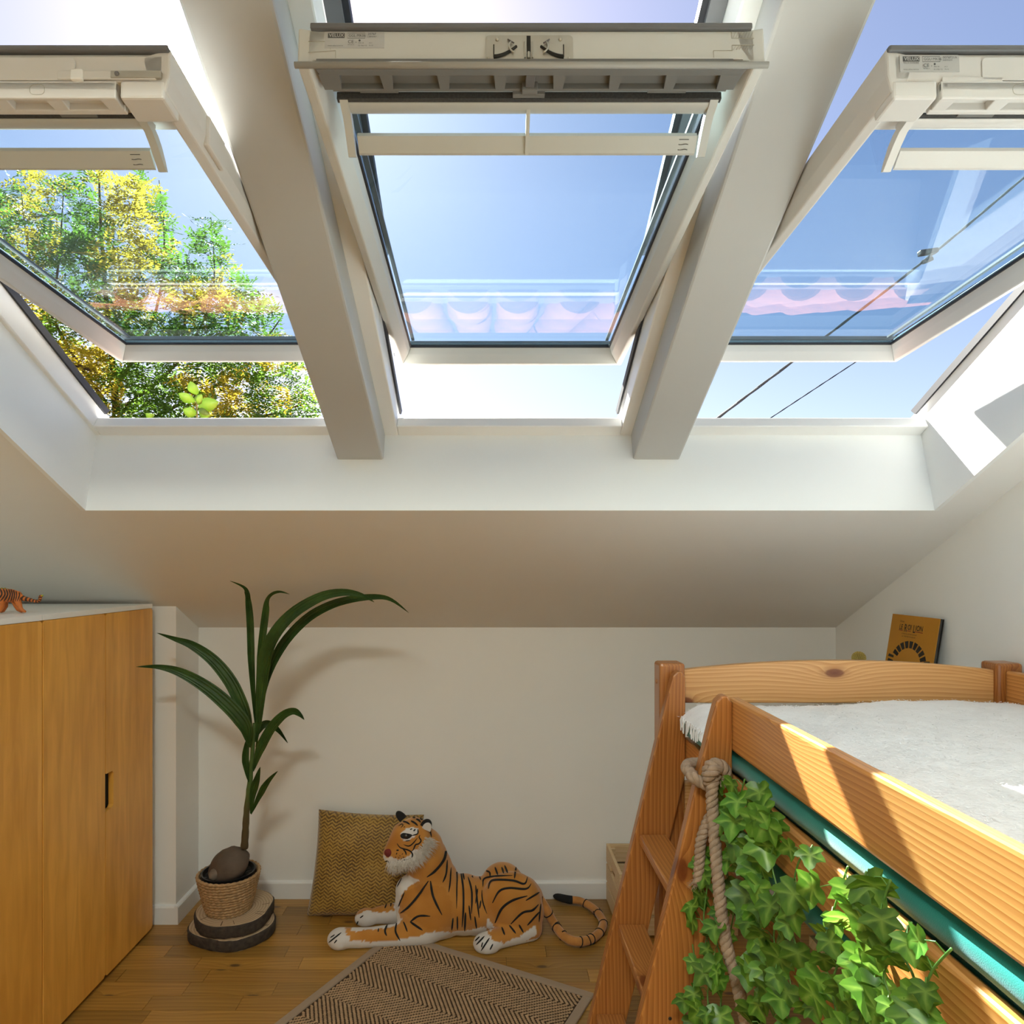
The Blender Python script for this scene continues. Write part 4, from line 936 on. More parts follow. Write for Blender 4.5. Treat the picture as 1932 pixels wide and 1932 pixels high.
for i, v in enumerate(tme.vertices):
    x, y = proj(v.co); nz = noise.noise(v.co * 18); c_ = OR.lerp(ORD, max(0, min(1, .35 + .6 * nz)))
    jx, jy = x + 3 * noise.noise(v.co * 90), y + 3 * noise.noise(v.co * 90 + Vector((7, 0, 0)))
    if inpoly(jx, jy, shade): c_ = c_.lerp(ORD, .5)
    if any(inpoly(jx, jy, P_) for P_ in white) or (v.co.y < 2.66 and inpoly(x, y, whead)): c_ = WH
    elif v.normal.z < -.45 and v.co.z < .09: c_ = WH
    ca.data[i].color = (*c_, 1)
def plush_mat():
    m, N, L, b = _new('plush_fur'); at = N.new('ShaderNodeVertexColor'); at.layer_name = 'Col'; L.new(at.outputs[0], b.inputs['Base Color']); b.inputs['Roughness'].default_value = .95; b.inputs['Sheen Weight'].default_value = .35; b.inputs['Specular IOR Level'].default_value = .1
    tc = N.new('ShaderNodeTexCoord'); nz = nd(N, 'ShaderNodeTexNoise', Scale=420.0, Detail=2.0); L.new(tc.outputs['Object'], nz.inputs['Vector']); bp = nd(N, 'ShaderNodeBump', Strength=.35, Distance=.002); L.new(nz.outputs['Fac'], bp.inputs['Height']); L.new(bp.outputs[0], b.inputs['Normal']); return m
M_plush = plush_mat(); M_blk = plain('black_plush', (.010, .010, .010), .9); M_wpl = plain('white_plush', (.62, .60, .57), .95, bump=.3, bscale=400)
bv = BVHTree.FromPolygons([v.co.copy() for v in tme.vertices], [tuple(p.vertices) for p in tme.polygons])
tme.transform(Matrix.Translation(-tiger.location)); tme.materials.append(M_plush); tme.polygons.foreach_set('use_smooth', [True] * len(tme.polygons))
to = bpy.data.objects.new('body', tme); COL.objects.link(to); to.parent = tiger
def hit(x, y, tree=bv):
    o = Vector((0, 0, CH)); d_ = (px(x, y, 1.0) - o).normalized(); h, n_, _, _ = tree.ray_cast(o, d_)
    return (h, n_) if h else (None, None)
def stripe(pts, w0, name='stripe', m=M_blk, taper=True, tree=bv, parent=None, off=.0022):
    """a ribbon of fabric lying on the body; pts in picture pixels of the toy's near flank"""
    P = smoothpts([Vector((x, y, 0)) for x, y in pts], max(6, int(sum(math.hypot(a[0]-b_[0], a[1]-b_[1]) for a, b_ in zip(pts, pts[1:])) / 2.2)))
    n = len(P); hs = []
    for i, p in enumerate(P):
        t = i / (n - 1); tn = (P[min(i+1, n-1)] - P[max(i-1, 0)]); tn.normalize(); pe = Vector((-tn.y, tn.x, 0))
        w_ = w0 * (min(1, .35 + 2.6 * t) * min(1, .25 + 2.6 * (1 - t)) if taper else 1) * .5
        row_ = []
        for s_ in (-1, 0, 1):
            q = p + pe * (s_ * w_); h, nn_ = hit(q.x, q.y, tree)
            row_.append(None if h is None else h + nn_ * (off + (.0008 if s_ == 0 else 0)))
        hs.append(row_)
    mb = MB(); 
    for a, b_ in zip(hs[:-1], hs[1:]):
        if any(q is None for q in a + b_) or max((a[k] - b_[k]).length for k in range(3)) > .03: continue
        mb.add(a + b_, [(0, 1, 4, 3), (1, 2, 5, 4)])
    if mb.v: part(name, mb, m, parent or to)
for p_, w_ in [([(800, 520), (740, 610), (680, 680), (630, 718)], 14), ([(812, 520), (830, 620), (882, 728)], 14), ([(690, 770), (740, 735), (812, 735)], 12), ([(650, 768), (672, 832)], 10), ([(690, 768), (765, 822)], 14),
               ([(607, 780), (600, 830), (628, 884)], 12), ([(550, 790), (536, 826), (546, 856)], 12), ([(497, 812), (494, 834)], 8), ([(270, 838), (196, 896)], 8), ([(245, 880), (228, 900)], 7), ([(232, 850), (205, 868)], 6),
               ([(905, 300), (895, 385), (840, 460), (790, 498)], 16), ([(912, 395), (905, 480), (885, 532)], 11), ([(935, 440), (930, 520), (922, 592)], 9), ([(965, 420), (972, 520), (970, 690)], 9),
               ([(990, 440), (1010, 560), (1012, 690), (1004, 800)], 12), ([(1003, 450), (1018, 518)], 10), ([(1040, 500), (1062, 590), (1060, 720)], 11), ([(1085, 550), (1095, 640), (1108, 745)], 11), ([(1098, 570), (1085, 660)], 9),
               ([(948, 745), (940, 820)], 10), ([(975, 735), (976, 818)], 10), ([(1025, 712), (1020, 825)], 12), ([(1045, 670), (1056, 760)], 9), ([(1080, 735), (1092, 810)], 10), ([(1110, 690), (1118, 640)], 9),
               ([(1050, 465), (1070, 505)], 10), ([(1098, 460), (1118, 520)], 10), ([(1140, 460), (1172, 470), (1176, 500)], 10), ([(1205, 440), (1222, 488)], 11), ([(1245, 440), (1258, 480)], 11), ([(1262, 430), (1282, 478)], 11), ([(1330, 440), (1322, 510)], 11),
               ([(1165, 570), (1190, 520), (1310, 520), (1380, 540), (1400, 500)], 13), ([(1190, 655), (1230, 585), (1290, 565), (1390, 570), (1422, 540)], 13), ([(1205, 775), (1245, 690), (1310, 640), (1400, 612)], 15), ([(1300, 782), (1370, 715), (1430, 700), (1466, 664)], 14), ([(1400, 790), (1440, 745), (1475, 706)], 11), ([(1390, 640), (1440, 610), (1472, 590)], 11),
               ([(1130, 560), (1140, 510), (1200, 495), (1310, 490)], 10), ([(1125, 580), (1130, 650), (1155, 720)], 9), ([(1490, 615), (1500, 680)], 8), ([(1480, 660), (1470, 770)], 9),
               ([(1245, 805), (1262, 852)], 11), ([(1290, 790), (1330, 842)], 12), ([(1350, 785), (1376, 836)], 11), ([(1170, 870), (1120, 945)], 9), ([(1140, 860), (1092, 910)], 9), ([(1112, 862), (1085, 888)], 8), ([(1190, 905), (1172, 940)], 8), ([(1130, 895), (1122, 925)], 7),
               ([(405, 733), (385, 748)], 7), ([(375, 765), (366, 785)], 7), ([(352, 790), (346, 806)], 6), ([(545, 665), (535, 690)], 8), ([(640, 505), (610, 560)], 6), ([(655, 590), (618, 680)], 8), ([(575, 655), (570, 680)], 7)]:
    stripe(Z3(p_), w_ / 3.22)
for p_, w_ in [([(530, 760), (600, 850), (740, 890), (810, 930), (840, 990), (820, 1060), (765, 1055)], 30), ([(650, 880), (700, 930), (715, 1000)], 28), ([(990, 600), (970, 640), (1010, 710), (960, 770), (900, 790), (860, 880), (820, 920)], 28), ([(665, 785), (770, 815), (860, 750), (940, 650)], 24), ([(700, 715), (800, 705)], 20),
               ([(630, 325), (720, 345), (790, 390)], 34), ([(810, 315), (890, 360), (945, 415)], 38), ([(910, 280), (960, 300), (1005, 350)], 38), ([(840, 245), (900, 255)], 24), ([(990, 265), (1040, 300)], 34), ([(560, 420), (620, 380), (650, 400), (600, 460)], 18), ([(660, 445), (690, 430)], 14),
               ([(620, 1150), (660, 1100), (760, 1085)], 26), ([(350, 1110), (380, 1170), (460, 1200)], 12), ([(280, 1130), (345, 1110)], 22), ([(945, 480), (940, 570), (820, 610)], 26), ([(1040, 815), (1010, 880)], 16), ([(1180, 480), (1220, 640)], 26), ([(1220, 420), (1210, 480)], 20),
               ([(790, 490), (840, 470)], 22), ([(860, 520), (900, 480)], 30), ([(515, 905), (570, 900)], 30), ([(530, 950), (510, 990)], 18), ([(490, 1030), (505, 1050)], 16), ([(580, 1000), (600, 1020)], 12), ([(630, 990), (650, 960)], 12), ([(560, 1040), (575, 1060)], 14), ([(610, 1060), (630, 1070)], 14), ([(650, 1035), (680, 1045)], 16), ([(540, 1095), (560, 1105)], 12), ([(580, 1085), (600, 1095)], 12)]:
    stripe(Z8(p_), w_ / 10.733)
# eye patch, eye, nose, ears
stripe(Z8([(600, 620), (660, 610), (740, 620), (830, 600)]), 10.5, 'eye_patch', M_blk, off=.0026)
h, nn_ = hit(*Z8([(712, 625)])[0]); part('eye', MB().ball(h + nn_ * .001, (.0085, .005, .0085), 16, 10), plain('glossy_eye', (.012, .012, .012), .05, coat=1), tiger, smooth=True)
nm = MB(); nh = px(*Z8([(345, 955)])[0], 2.59); nm.ball(nh, (.017, .013, .013), 16, 10)
nm.v = [p + Vector((0, 0, -.006 * (1 if p.z < nh.z else 0) * (1 - abs(p.x - nh.x)/.017))) for p in nm.v]
hn, _n = hit(*Z8([(352, 955)])[0])
if hn: nm.v = [p - nh + hn + Vector((.0, .004, 0)) for p in nm.v]
part('nose', nm, plain('wine_felt', (.15, .016, .014), .8), tiger, smooth=True, label='dark red nose')
def ear(cx_, cy_, Y, rot, wz, inner):
    c0 = px(cx_, cy_, Y); Mx = Matrix.Rotation(rot, 3, 'Y')
    e = MB(); n = 14; out2 = []
    prof_ = [(math.cos(math.pi * k / n) * .024, .006 + math.sin(math.pi * k / n) ** .8 * .040) for k in range(n + 1)]
    e.prism(prof_, lambda u, v, d: c0 + Mx @ Vector((u * wz, d, v)), -.004, .006)
    part('ear', e, M_blk, tiger, bevel=.003)
    if inner:
        e2 = MB(); e2.prism([(u * .8 + .006, v * .78 + .001) for u, v in prof_], lambda u, v, d: c0 + Mx @ Vector((u * wz, d, v)), -.009, -.0035)
        part('ear_lining', e2, M_wpl, tiger, bevel=.003)
ear(*Z8([(1075, 500)])[0], 2.635, .42, .95, True)
ear(*Z8([(675, 300)])[0], 2.69, -.72, .72, False)
# ruff of long white fur under the cheek and chin
rf = MB(); rr_ = random.Random(8)
line = Z8([(1150, 690), (1110, 770), (1060, 850), (990, 930), (920, 1000), (840, 1060), (760, 1100), (660, 1130), (560, 1170), (450, 1190), (400, 1190)])
LP = smoothpts([Vector((x, y, 0)) for x, y in line], 60)
for k in range(760):
    i = rr_.randrange(len(LP)); t = i / (len(LP) - 1); b_ = LP[i] + Vector((rr_.uniform(-7, 6), rr_.uniform(-7, 4), 0)); h, nn_ = hit(b_.x, b_.y)
    if h is None: continue
    ang = math.radians(12 + 95 * t + rr_.uniform(-22, 22)); ln = rr_.uniform(11, 25) * (1 if t < .7 else .9)
    d_ = Vector((math.cos(ang) * ln, 0, -math.sin(ang) * ln)) / K
    out_ = Vector((0, -1, 0)) * rr_.uniform(.002, .016)
    p0 = h - nn_ * .001; p1 = p0 + d_ * .5 + out_; p2 = p0 + d_ + out_ * .6 + Vector((0, 0, -.006 * rr_.random()))
    sd = d_.cross(Vector((0, 1, 0))).normalized() * rr_.uniform(.0006, .0014)
    rf.add([p0 - sd, p0 + sd, p1 + sd * .8, p1 - sd * .8, p2], [(0, 1, 2, 3), (3, 2, 4)])
part('fur_ruff', rf, plain('cream_fur', (.60, .56, .50), .8, var=.15, scale=80), tiger, kind='stuff')
# tail lying curled on the floor
tp = [(1015, 1692, .11), (1030, 1715, .075), (1045, 1742, .035), (1066, 1768, .022), (1095, 1777, .020), (1124, 1766, .020), (1138, 1742, .020), (1122, 1716, .020), (1095, 1700, .020), (1072, 1697, .022), (1044, 1690, .024)]
TP = [px(1012, 1690, 2.70)] + [pxf(x, y, z) if i > 1 else px(x, y, 2.69 - .03 * i) for i, (x, y, z) in enumerate(tp)]
TS_ = smoothpts(TP, 66)
tlo = part('tail', MB().tube(TS_[:60], [.0185 - .004 * k / 60 for k in range(60)], 14), plain('tail_plush', (.50, .22, .055), .95, var=.2, scale=30, bump=.35, bscale=420, sheen=.4), tiger, smooth=True)
part('tail_tip', MB().tube(TS_[58:], [.0160, .0165, .0165, .016, .0155, .015, .0135, .010, .004][:len(TS_[58:])], 14), M_blk, tlo, smooth=True)
for k, tilt in ((14, .6), (19, -.7), (20, .8), (23, -.5), (30, .9), (33, -.9), (34, .7), (38, .6), (42, .8), (46, -.9), (47, .9), (52, .7)):
    c_ = TS_[k]; tn = (TS_[k+1] - TS_[k-1]).normalized(); a = tn.orthogonal().normalized(); b_ = tn.cross(a); r_ = .0185 - .004 * k / 60 + .0007
    ringp = [c_ + (a * math.cos(q) + b_ * math.sin(q)) * r_ + tn * .006 * tilt * math.sin(q) for q in [2 * math.pi * j / 16 for j in range(12 if k % 2 else 16)]]
    part('tail_stripe', MB().tube(ringp, .0022, 5, closed=(len(ringp) == 16)), M_blk, tlo)
# ------------------------------------------------------------------ rope knotted on the ladder
M_jute = plain('jute_rope', (.37, .27, .19), .9, var=.25, scale=60, bump=.7, bscale=600)
def rope(path, r, turns_per_m=26, name='strand', parent=None, n=None, fade=0):
    P = smoothpts([Vector(p) for p in path], n or len(path) * 14); L_ = [0]
    for a, b_ in zip(P, P[1:]): L_.append(L_[-1] + (b_ - a).length)
    ref = None; fr_ = []
    for i in range(len(P)):
        t = (P[min(i+1, len(P)-1)] - P[max(i-1, 0)]).normalized()
        if ref is None: ref = t.orthogonal().normalized()
        ref = (ref - t * ref.dot(t)).normalized(); fr_.append((ref.copy(), t.cross(ref)))
    for k in range(3):
        pts = [p + (a * math.cos(2*math.pi*(L_[i]*turns_per_m + k/3)) + b_ * math.sin(2*math.pi*(L_[i]*turns_per_m + k/3))) * r * .5 for i, (p, (a, b_)) in enumerate(zip(P, fr_))]
        part(name, MB().tube(pts, r * .56, 7), M_jute, parent, smooth=True)
rp0 = px(1350, 1470, 1.475)
ro = thing('jute_rope', rp0, 'thick twisted jute rope knotted round the ladder side', 'rope')
RR = .0128
down = [px(1349, 1462, 1.455), px(1343, 1490, 1.452), px(1345, 1540, 1.445), px(1350, 1600, 1.425), px(1355, 1660, 1.405), px(1361, 1720, 1.390), px(1371, 1785, 1.375), px(1389, 1850, 1.360), px(1404, 1915, 1.350), px(1414, 1965, 1.345)]
rope(down, RR, n=150, parent=ro)
# loop round the stile: passes its left edge and comes back to the knot
zs_ = 1.415 - (1463 - 1075) * 1.5 / F
sx0 = .23 + .2385 * zs_
loop = [Vector((.500, 1.480, zs_ - .012)), Vector((sx0 + .035, 1.486, zs_ + .004)), Vector((sx0 - .004, 1.490, zs_ + .010)), Vector((sx0 - .018, 1.518, zs_ + .016)), Vector((sx0 - .006, 1.550, zs_ + .018)), Vector((sx0 + .05, 1.553, zs_ + .016)), Vector((.520, 1.552, zs_ + .014))]
rope([px(1340, 1483, 1.470), px(1322, 1476, 1.478), px(1306, 1466, 1.482), Vector((sx0 - .016, 1.500, zs_ + .004)), Vector((sx0 - .020, 1.525, zs_ + .008)), Vector((sx0 - .002, 1.5505, zs_ + .012)), Vector((sx0 + .05, 1.553, zs_ + .012))], RR, n=70, parent=ro)
rope([px(1335, 1462, 1.468), px(1338, 1447, 1.462), px(1352, 1441, 1.455), px(1366, 1450, 1.455), px(1369, 1466, 1.462), px(1360, 1480, 1.468)], RR, n=60, parent=ro)
rope([px(1362, 1448, 1.470), px(1350, 1452, 1.446), px(1339, 1462, 1.448), px(1337, 1476, 1.462)], RR, n=40, parent=ro)
rope([px(1340, 1540, 1.485), px(1331, 1560, 1.485), px(1322, 1590, 1.484), px(1320, 1625, 1.483), px(1318, 1655, 1.482), px(1317, 1668, 1.482)], RR * .92, n=70, parent=ro)
fz = MB(); rr_ = random.Random(3)
for k in range(60):
    p = px(1317 + rr_.uniform(-7, 7), 1664 + rr_.uniform(-3, 5), 1.482 + rr_.uniform(-.008, .008)); d_ = Vector((rr_.uniform(-.022, .010), rr_.uniform(-.008, .008), -rr_.uniform(.002, .018)))
    fz.tube([p, p + d_ * .5 + Vector((0, 0, .003)), p + d_], [.0007, .0005, .0002], 3, cap=False)
part('frayed_end', fz, M_jute, ro, kind='stuff')

# ------------------------------------------------------------------ ivy garlands
def ivy_mat():
    m, N, L, b = _new('ivy_leaf'); at = N.new('ShaderNodeVertexColor'); at.layer_name = 'Col'; oi = N.new('ShaderNodeObjectInfo')
    hs = nd(N, 'ShaderNodeHueSaturation'); mr = nd(N, 'ShaderNodeMapRange'); mr.inputs['To Min'].default_value = .62; mr.inputs['To Max'].default_value = 1.25; L.new(oi.outputs['Random'], mr.inputs['Value']); L.new(mr.outputs[0], hs.inputs['Value']); L.new(at.outputs[0], hs.inputs['Color'])
    tc = N.new('ShaderNodeTexCoord'); vo = nd(N, 'ShaderNodeTexVoronoi', feature='DISTANCE_TO_EDGE', Scale=170.0); L.new(tc.outputs['Object'], vo.inputs['Vector'])
    r = ramp(N, [(0.0, (.22, .34, .07)), (.10, (0, 0, 0))]); L.new(vo.outputs[0], r.inputs[0])
    mx0 = nd(N, 'ShaderNodeMix', data_type='RGBA', blend_type='ADD'); mx0.inputs[0].default_value = .22; L.new(hs.outputs[0], mx0.inputs[6]); L.new(r.outputs[0], mx0.inputs[7])
    L.new(mx0.outputs[2], b.inputs['Base Color']); b.inputs['Roughness'].default_value = .36
    tl = N.new('ShaderNodeBsdfTranslucent'); L.new(mx0.outputs[2], tl.inputs[0]); mx = N.new('ShaderNodeMixShader'); mx.inputs[0].default_value = .38
    L.new(b.outputs[0], mx.inputs[1]); L.new(tl.outputs[0], mx.inputs[2]); L.new(mx.outputs[0], N['Material Output'].inputs[0]); return m
M_ivy = ivy_mat(); M_vine = plain('green_vine', (.10, .24, .045), .45)
# lobed outline: x across, y along the leaf, base at origin
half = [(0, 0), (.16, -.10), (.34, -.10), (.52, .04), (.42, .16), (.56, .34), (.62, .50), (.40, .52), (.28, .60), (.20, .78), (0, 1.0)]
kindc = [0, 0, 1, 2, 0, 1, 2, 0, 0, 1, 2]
def ivy_mesh(seed):
    r_ = random.Random(seed); s_ = 1.0
    outl = [(x, y, k) for (x, y), k in zip(half, kindc)] + [(-x, y, k) for (x, y), k in list(zip(half, kindc))[-2:0:-1]]
    outl = [(x * (1 + r_.uniform(-.08, .08)), y * (1 + r_.uniform(-.05, .05)), k) for x, y, k in outl]
    cx_, cy_ = 0, .30; mb = MB(); cols_ = []
    wav = r_.uniform(.10, .22); fold = r_.uniform(.05, .28); ph = r_.uniform(0, 6)
    def pt(x, y): return Vector((x, y, fold * abs(x) - .25 * max(0, y - .4) ** 2 * wav * 5 + .035 * math.sin(7 * x + 5 * y + ph)))
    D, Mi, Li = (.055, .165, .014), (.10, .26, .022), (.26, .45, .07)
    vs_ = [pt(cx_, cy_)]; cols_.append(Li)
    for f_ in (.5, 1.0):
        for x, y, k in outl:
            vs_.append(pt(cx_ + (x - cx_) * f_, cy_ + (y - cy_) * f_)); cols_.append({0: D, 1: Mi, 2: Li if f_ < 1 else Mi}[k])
    n = len(outl); fs = [(0, 1 + k, 1 + (k+1) % n) for k in range(n)] + [(1 + k, 1 + n + k, 1 + n + (k+1) % n, 1 + (k+1) % n) for k in range(n)]
    mb.add(vs_, fs); me = mb.mesh('ivy_leaf'); c_ = me.color_attributes.new('Col', 'FLOAT_COLOR', 'POINT')
    for i, q in enumerate(cols_): c_.data[i].color = (*q, 1)
    me.polygons.foreach_set('use_smooth', [True] * len(me.polygons)); me.materials.append(M_ivy); return me
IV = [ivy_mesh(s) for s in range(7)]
ri = random.Random(21)
def vine(pts, lab, spacing=26, size=.050, xp=.503, dens=1.0, grp='ivy garlands hung on the bed side', sag=0.0, jit=16):
    """pts: picture pixels of the hanging stem, which runs just outside the bed rails"""
    P3 = []
    for q in pts:
        x, y = q[0], q[1]; X = q[2] if len(q) > 2 else xp
        P3.append(px(x, y, X * F / (x - VX)))
    n = max(12, int(sum(math.hypot(a[0]-b_[0], a[1]-b_[1]) for a, b_ in zip(pts, pts[1:])) / 9)); P = smoothpts(P3, n)
    t = thing('ivy_garland', P[0], lab, 'ivy', grp)
    part('stem', MB().tube(P, .0017, 5), M_vine, t, smooth=True)
    acc = 0; last = proj(P[0]); nxt = ri.uniform(4, 14)
    for i in range(1, n + 1):
        q = proj(P[i]); acc += math.hypot(q[0] - last[0], q[1] - last[1]); last = q
        if acc > nxt and q[1] < 1985:
            nxt = acc + spacing * ri.uniform(.7, 1.3) / dens
            s_ = size * ri.uniform(.75, 1.25) * (P[i].y / 1.1) ** .25
            sd = 1 if ri.random() < .5 else -1
            base = P[i] + Vector((sd * ri.uniform(.004, .014) * 0 - ri.uniform(.002, .016), sd * ri.uniform(.008, .026), ri.uniform(-.008, .010)))
            part('stem', MB().tube([P[i], (P[i] + base)/2 + Vector((0, 0, .006)), base], .0010, 4), M_vine, t)
            # leaf blade hangs down and outwards, facing the room
            tip = Vector((ri.uniform(-.45, .25), sd * ri.uniform(.0, .9), -ri.uniform(.35, 1.0))).normalized()
            nv = Vector((-.75 + ri.uniform(-.35, .35), -.65 + ri.uniform(-.45, .45), ri.uniform(-.1, .75))).normalized()
            xv = tip.cross(nv).normalized(); nv = xv.cross(tip).normalized()
            Mx = Matrix((xv, tip, nv)).transposed()
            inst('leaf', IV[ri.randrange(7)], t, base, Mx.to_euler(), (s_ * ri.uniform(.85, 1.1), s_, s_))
vine([(1372, 1462), (1380, 1520), (1390, 1580), (1372, 1640), (1385, 1700), (1378, 1760)], 'short leafy ivy strand directly right of the rope', 24, .046)
vine([(1405, 1470), (1392, 1540), (1415, 1600), (1405, 1670), (1425, 1740), (1412, 1830)], 'ivy strand falling from the rail just below the rope knot', 24, .048)
vine([(1430, 1480), (1450, 1540), (1425, 1600), (1440, 1660), (1428, 1720), (1440, 1800), (1432, 1890), (1440, 1950)], 'long ivy strand a hand right of the rope, reaching the picture bottom', 25, .050)
vine([(1440, 1510), (1470, 1560), (1455, 1620), (1470, 1700), (1460, 1770), (1478, 1840), (1470, 1940)], 'ivy strand hanging below the dark green sheet near the ladder', 26, .050)
vine([(1318, 1560, .485), (1310, 1640, .47), (1316, 1700, .46), (1305, 1760, .45), (1312, 1830, .44), (1300, 1900, .43), (1306, 1960, .43)], 'dark ivy strand hanging in front of the near ladder side', 27, .040)
vine([(1330, 1590, .48), (1335, 1660, .47), (1328, 1740, .46), (1345, 1810, .46), (1335, 1880, .45), (1348, 1960, .45)], 'ivy strand behind the rope, against the ladder side', 24, .042)
vine([(1360, 1700, .48), (1352, 1770, .47), (1366, 1830, .47), (1360, 1900, .47), (1372, 1965, .47)], 'thin ivy strand at picture bottom between ladder side and rope end', 22, .042)
vine([(1545, 1600), (1510, 1620), (1495, 1680), (1490, 1740), (1500, 1800), (1480, 1860), (1492, 1940)], 'ivy strand looping over the second rail in the middle of the bed side', 28, .046)
vine([(1600, 1635), (1585, 1680), (1570, 1740), (1585, 1800), (1570, 1860), (1585, 1940)], 'sunlit ivy strand below the brightest patch of the green sheet', 27, .046)
vine([(1640, 1640), (1630, 1700), (1620, 1760), (1640, 1820), (1625, 1880), (1640, 1950)], 'sunlit bright ivy strand in the centre of the leafy clump', 25, .046)
vine([(1680, 1660), (1665, 1720), (1690, 1780), (1668, 1840), (1690, 1910), (1680, 1960)], 'sunlit ivy strand right of the clump centre, pale yellowish leaves', 26, .046)
vine([(1720, 1740), (1700, 1790), (1725, 1850), (1705, 1910), (1720, 1970)], 'ivy strand with big leaves lower right in the sunlight', 27, .044)
vine([(1795, 1790), (1760, 1830), (1745, 1880), (1770, 1940)], 'short ivy strand at the right end of the clump, picture bottom', 30, .042)
vine([(1560, 1850), (1530, 1880), (1545, 1930), (1530, 1975)], 'low ivy strand near the picture bottom under the sunlit clump', 22, .046)
vine([(1660, 1850), (1610, 1880), (1640, 1920), (1610, 1970)], 'low sunlit ivy strand at the picture bottom, large bright leaves', 20, .050)
# ------------------------------------------------------------------ outdoors
# roof covering below the windows: curved clay tiles
M_tile = plain('clay_tile', (.42, .145, .075), .8, var=.3, scale=9, bump=.4, bscale=80)
M_lead = plain('grey_flashing', (.20, .20, .205), .5, metal=.4)
roof = thing('trim_1', R(CX, -.5, .05), kind='structure')
part('roof_deck', MB().hexa([R(x, u, n) for n in (.0, .02) for x, u in ((-3.2, -2.2), (3.2, -2.2), (3.2, -.05), (-3.2, -.05))]), plain('roof_felt', (.05, .045, .04), .9), roof)
part('flashing', MB().hexa([R(x, u, n) for n in (.02, .046) for x, u in ((-1.35, -.16), (1.47, -.16), (1.47, -.032), (-1.35, -.032))]), M_lead, roof, bevel=.004)
tm = MB(); pr = []
nseg = 10
def tile_mesh():
    mb = MB(); r_ = .085
    for k in range(nseg + 1):
        a = math.pi * k / nseg
        for rr__ in (r_, r_ - .012):
            for uu in (0, .40): 
                taper = 1 - .12 * (uu / .40); mb.v.append(Vector((rr__ * math.cos(a) * taper, 0, 0)) + Vector((0, -uu * CS, uu * SN)) + Vector((0, SN, CS)) * (rr__ * math.sin(a) * .8 * taper))
    for k in range(nseg):
        a, b_ = 4*k, 4*(k+1); mb.f += [(a, a+1, b_+1, b_), (a+2, b_+2, b_+3, a+3), (a, b_, b_+2, a+2), (a+1, a+3, b_+3, b_+1)]
    me = mb.mesh('tile'); me.materials.append(M_tile); me.polygons.foreach_set('use_smooth', [True] * len(me.polygons)); me.set_sharp_from_angle(angle=.7); return me
TM = tile_mesh(); rr_ = random.Random(6)
for row in range(4):
    for k in range(18):
        x = -1.6 + k * .19 + (.0 if row % 2 else .0)
        inst('tile', TM, roof, R(x + rr_.uniform(-.006, .006), -.52 - row * .34, .024 + .004 * (row % 2)), (0, rr_.uniform(-.04, .04), rr_.uniform(-.03, .03)))

# robinia beyond the left window
crown = [(-60, 340), (20, 345), (60, 295), (110, 335), (150, 330), (185, 272), (215, 300), (250, 330), (300, 318), (318, 400), (330, 470), (365, 510), (380, 430), (400, 395), (428, 440), (432, 520), (480, 540), (520, 580), (540, 640), (575, 690), (600, 760), (606, 860), (-60, 860)]
tr = thing('robinia_tree', (-4.2, 7.0, 0.0), 'feathery green and yellow tree outside the left roof window', 'tree')
M_tbark = plain('tree_bark', (.09, .055, .03), .9, var=.4, scale=20)
M_lg = leaf_mat('robinia_green', (.075, .17, .018), (.15, .26, .03), .55, .5); M_ly = leaf_mat('robinia_yellow', (.46, .34, .02), (.62, .47, .05), .55, .5)
rt = random.Random(17)
trunk = [Vector((-3.9, 7.0, 0)), Vector((-3.95, 7.0, 1.5)), Vector((-3.85, 7.05, 2.6)), px(215, 720, 7.0), px(200, 560, 7.0), px(190, 420, 7.0), px(186, 300, 7.0)]
part('trunk', MB().tube(smoothpts(trunk, 40), [.09 - .085 * (k / 40) ** .6 for k in range(41)], 10), M_tbark, tr, smooth=True)
for p_, yy in (([(200, 760), (120, 640), (60, 500), (40, 360)], 6.7), ([(215, 740), (290, 600), (310, 460), (300, 340)], 7.2), ([(215, 780), (330, 690), (400, 560), (398, 410)], 7.3), ([(260, 800), (420, 720), (500, 640), (530, 600)], 7.1), ([(300, 830), (480, 790), (580, 760)], 6.8), ([(180, 700), (60, 660), (-40, 600)], 6.5), ([(90, 640), (110, 500), (120, 360)], 7.4), ([(330, 690), (350, 600), (345, 520)], 6.6)):
    q = smoothpts([px(x, y, yy) for x, y in p_], 16); part('branch', MB().tube(q, [.020 - .016 * k / 16 for k in range(17)], 7), M_tbark, tr, smooth=True)
lg, ly = MB(), MB()
def pinnate(mb, p, d_, L_, nv):
    d_ = d_.normalized(); sd = d_.cross(nv).normalized(); nv = sd.cross(d_).normalized(); m = 6; ll = L_ * .30
    dr_ = Vector((0, 0, -1))
    for k in range(m + 1):
        t = k / m; c_ = p + d_ * (L_ * t) + dr_ * (L_ * .25 * t * t)
        for s_ in ((-1, 1) if k < m else (0,)):
            a = (sd * s_ + d_ * .35).normalized() if s_ else d_; w_ = (d_ * .6 - sd * s_ * .1 if s_ else sd).normalized() * ll * .22
            e_ = c_ + a * ll + nv * rt.uniform(-.25, .15) * ll; mid = c_ + a * ll * .5
            mb.add([c_, mid + w_, e_, mid - w_], [(0, 1, 2, 3)])
cnt = 0
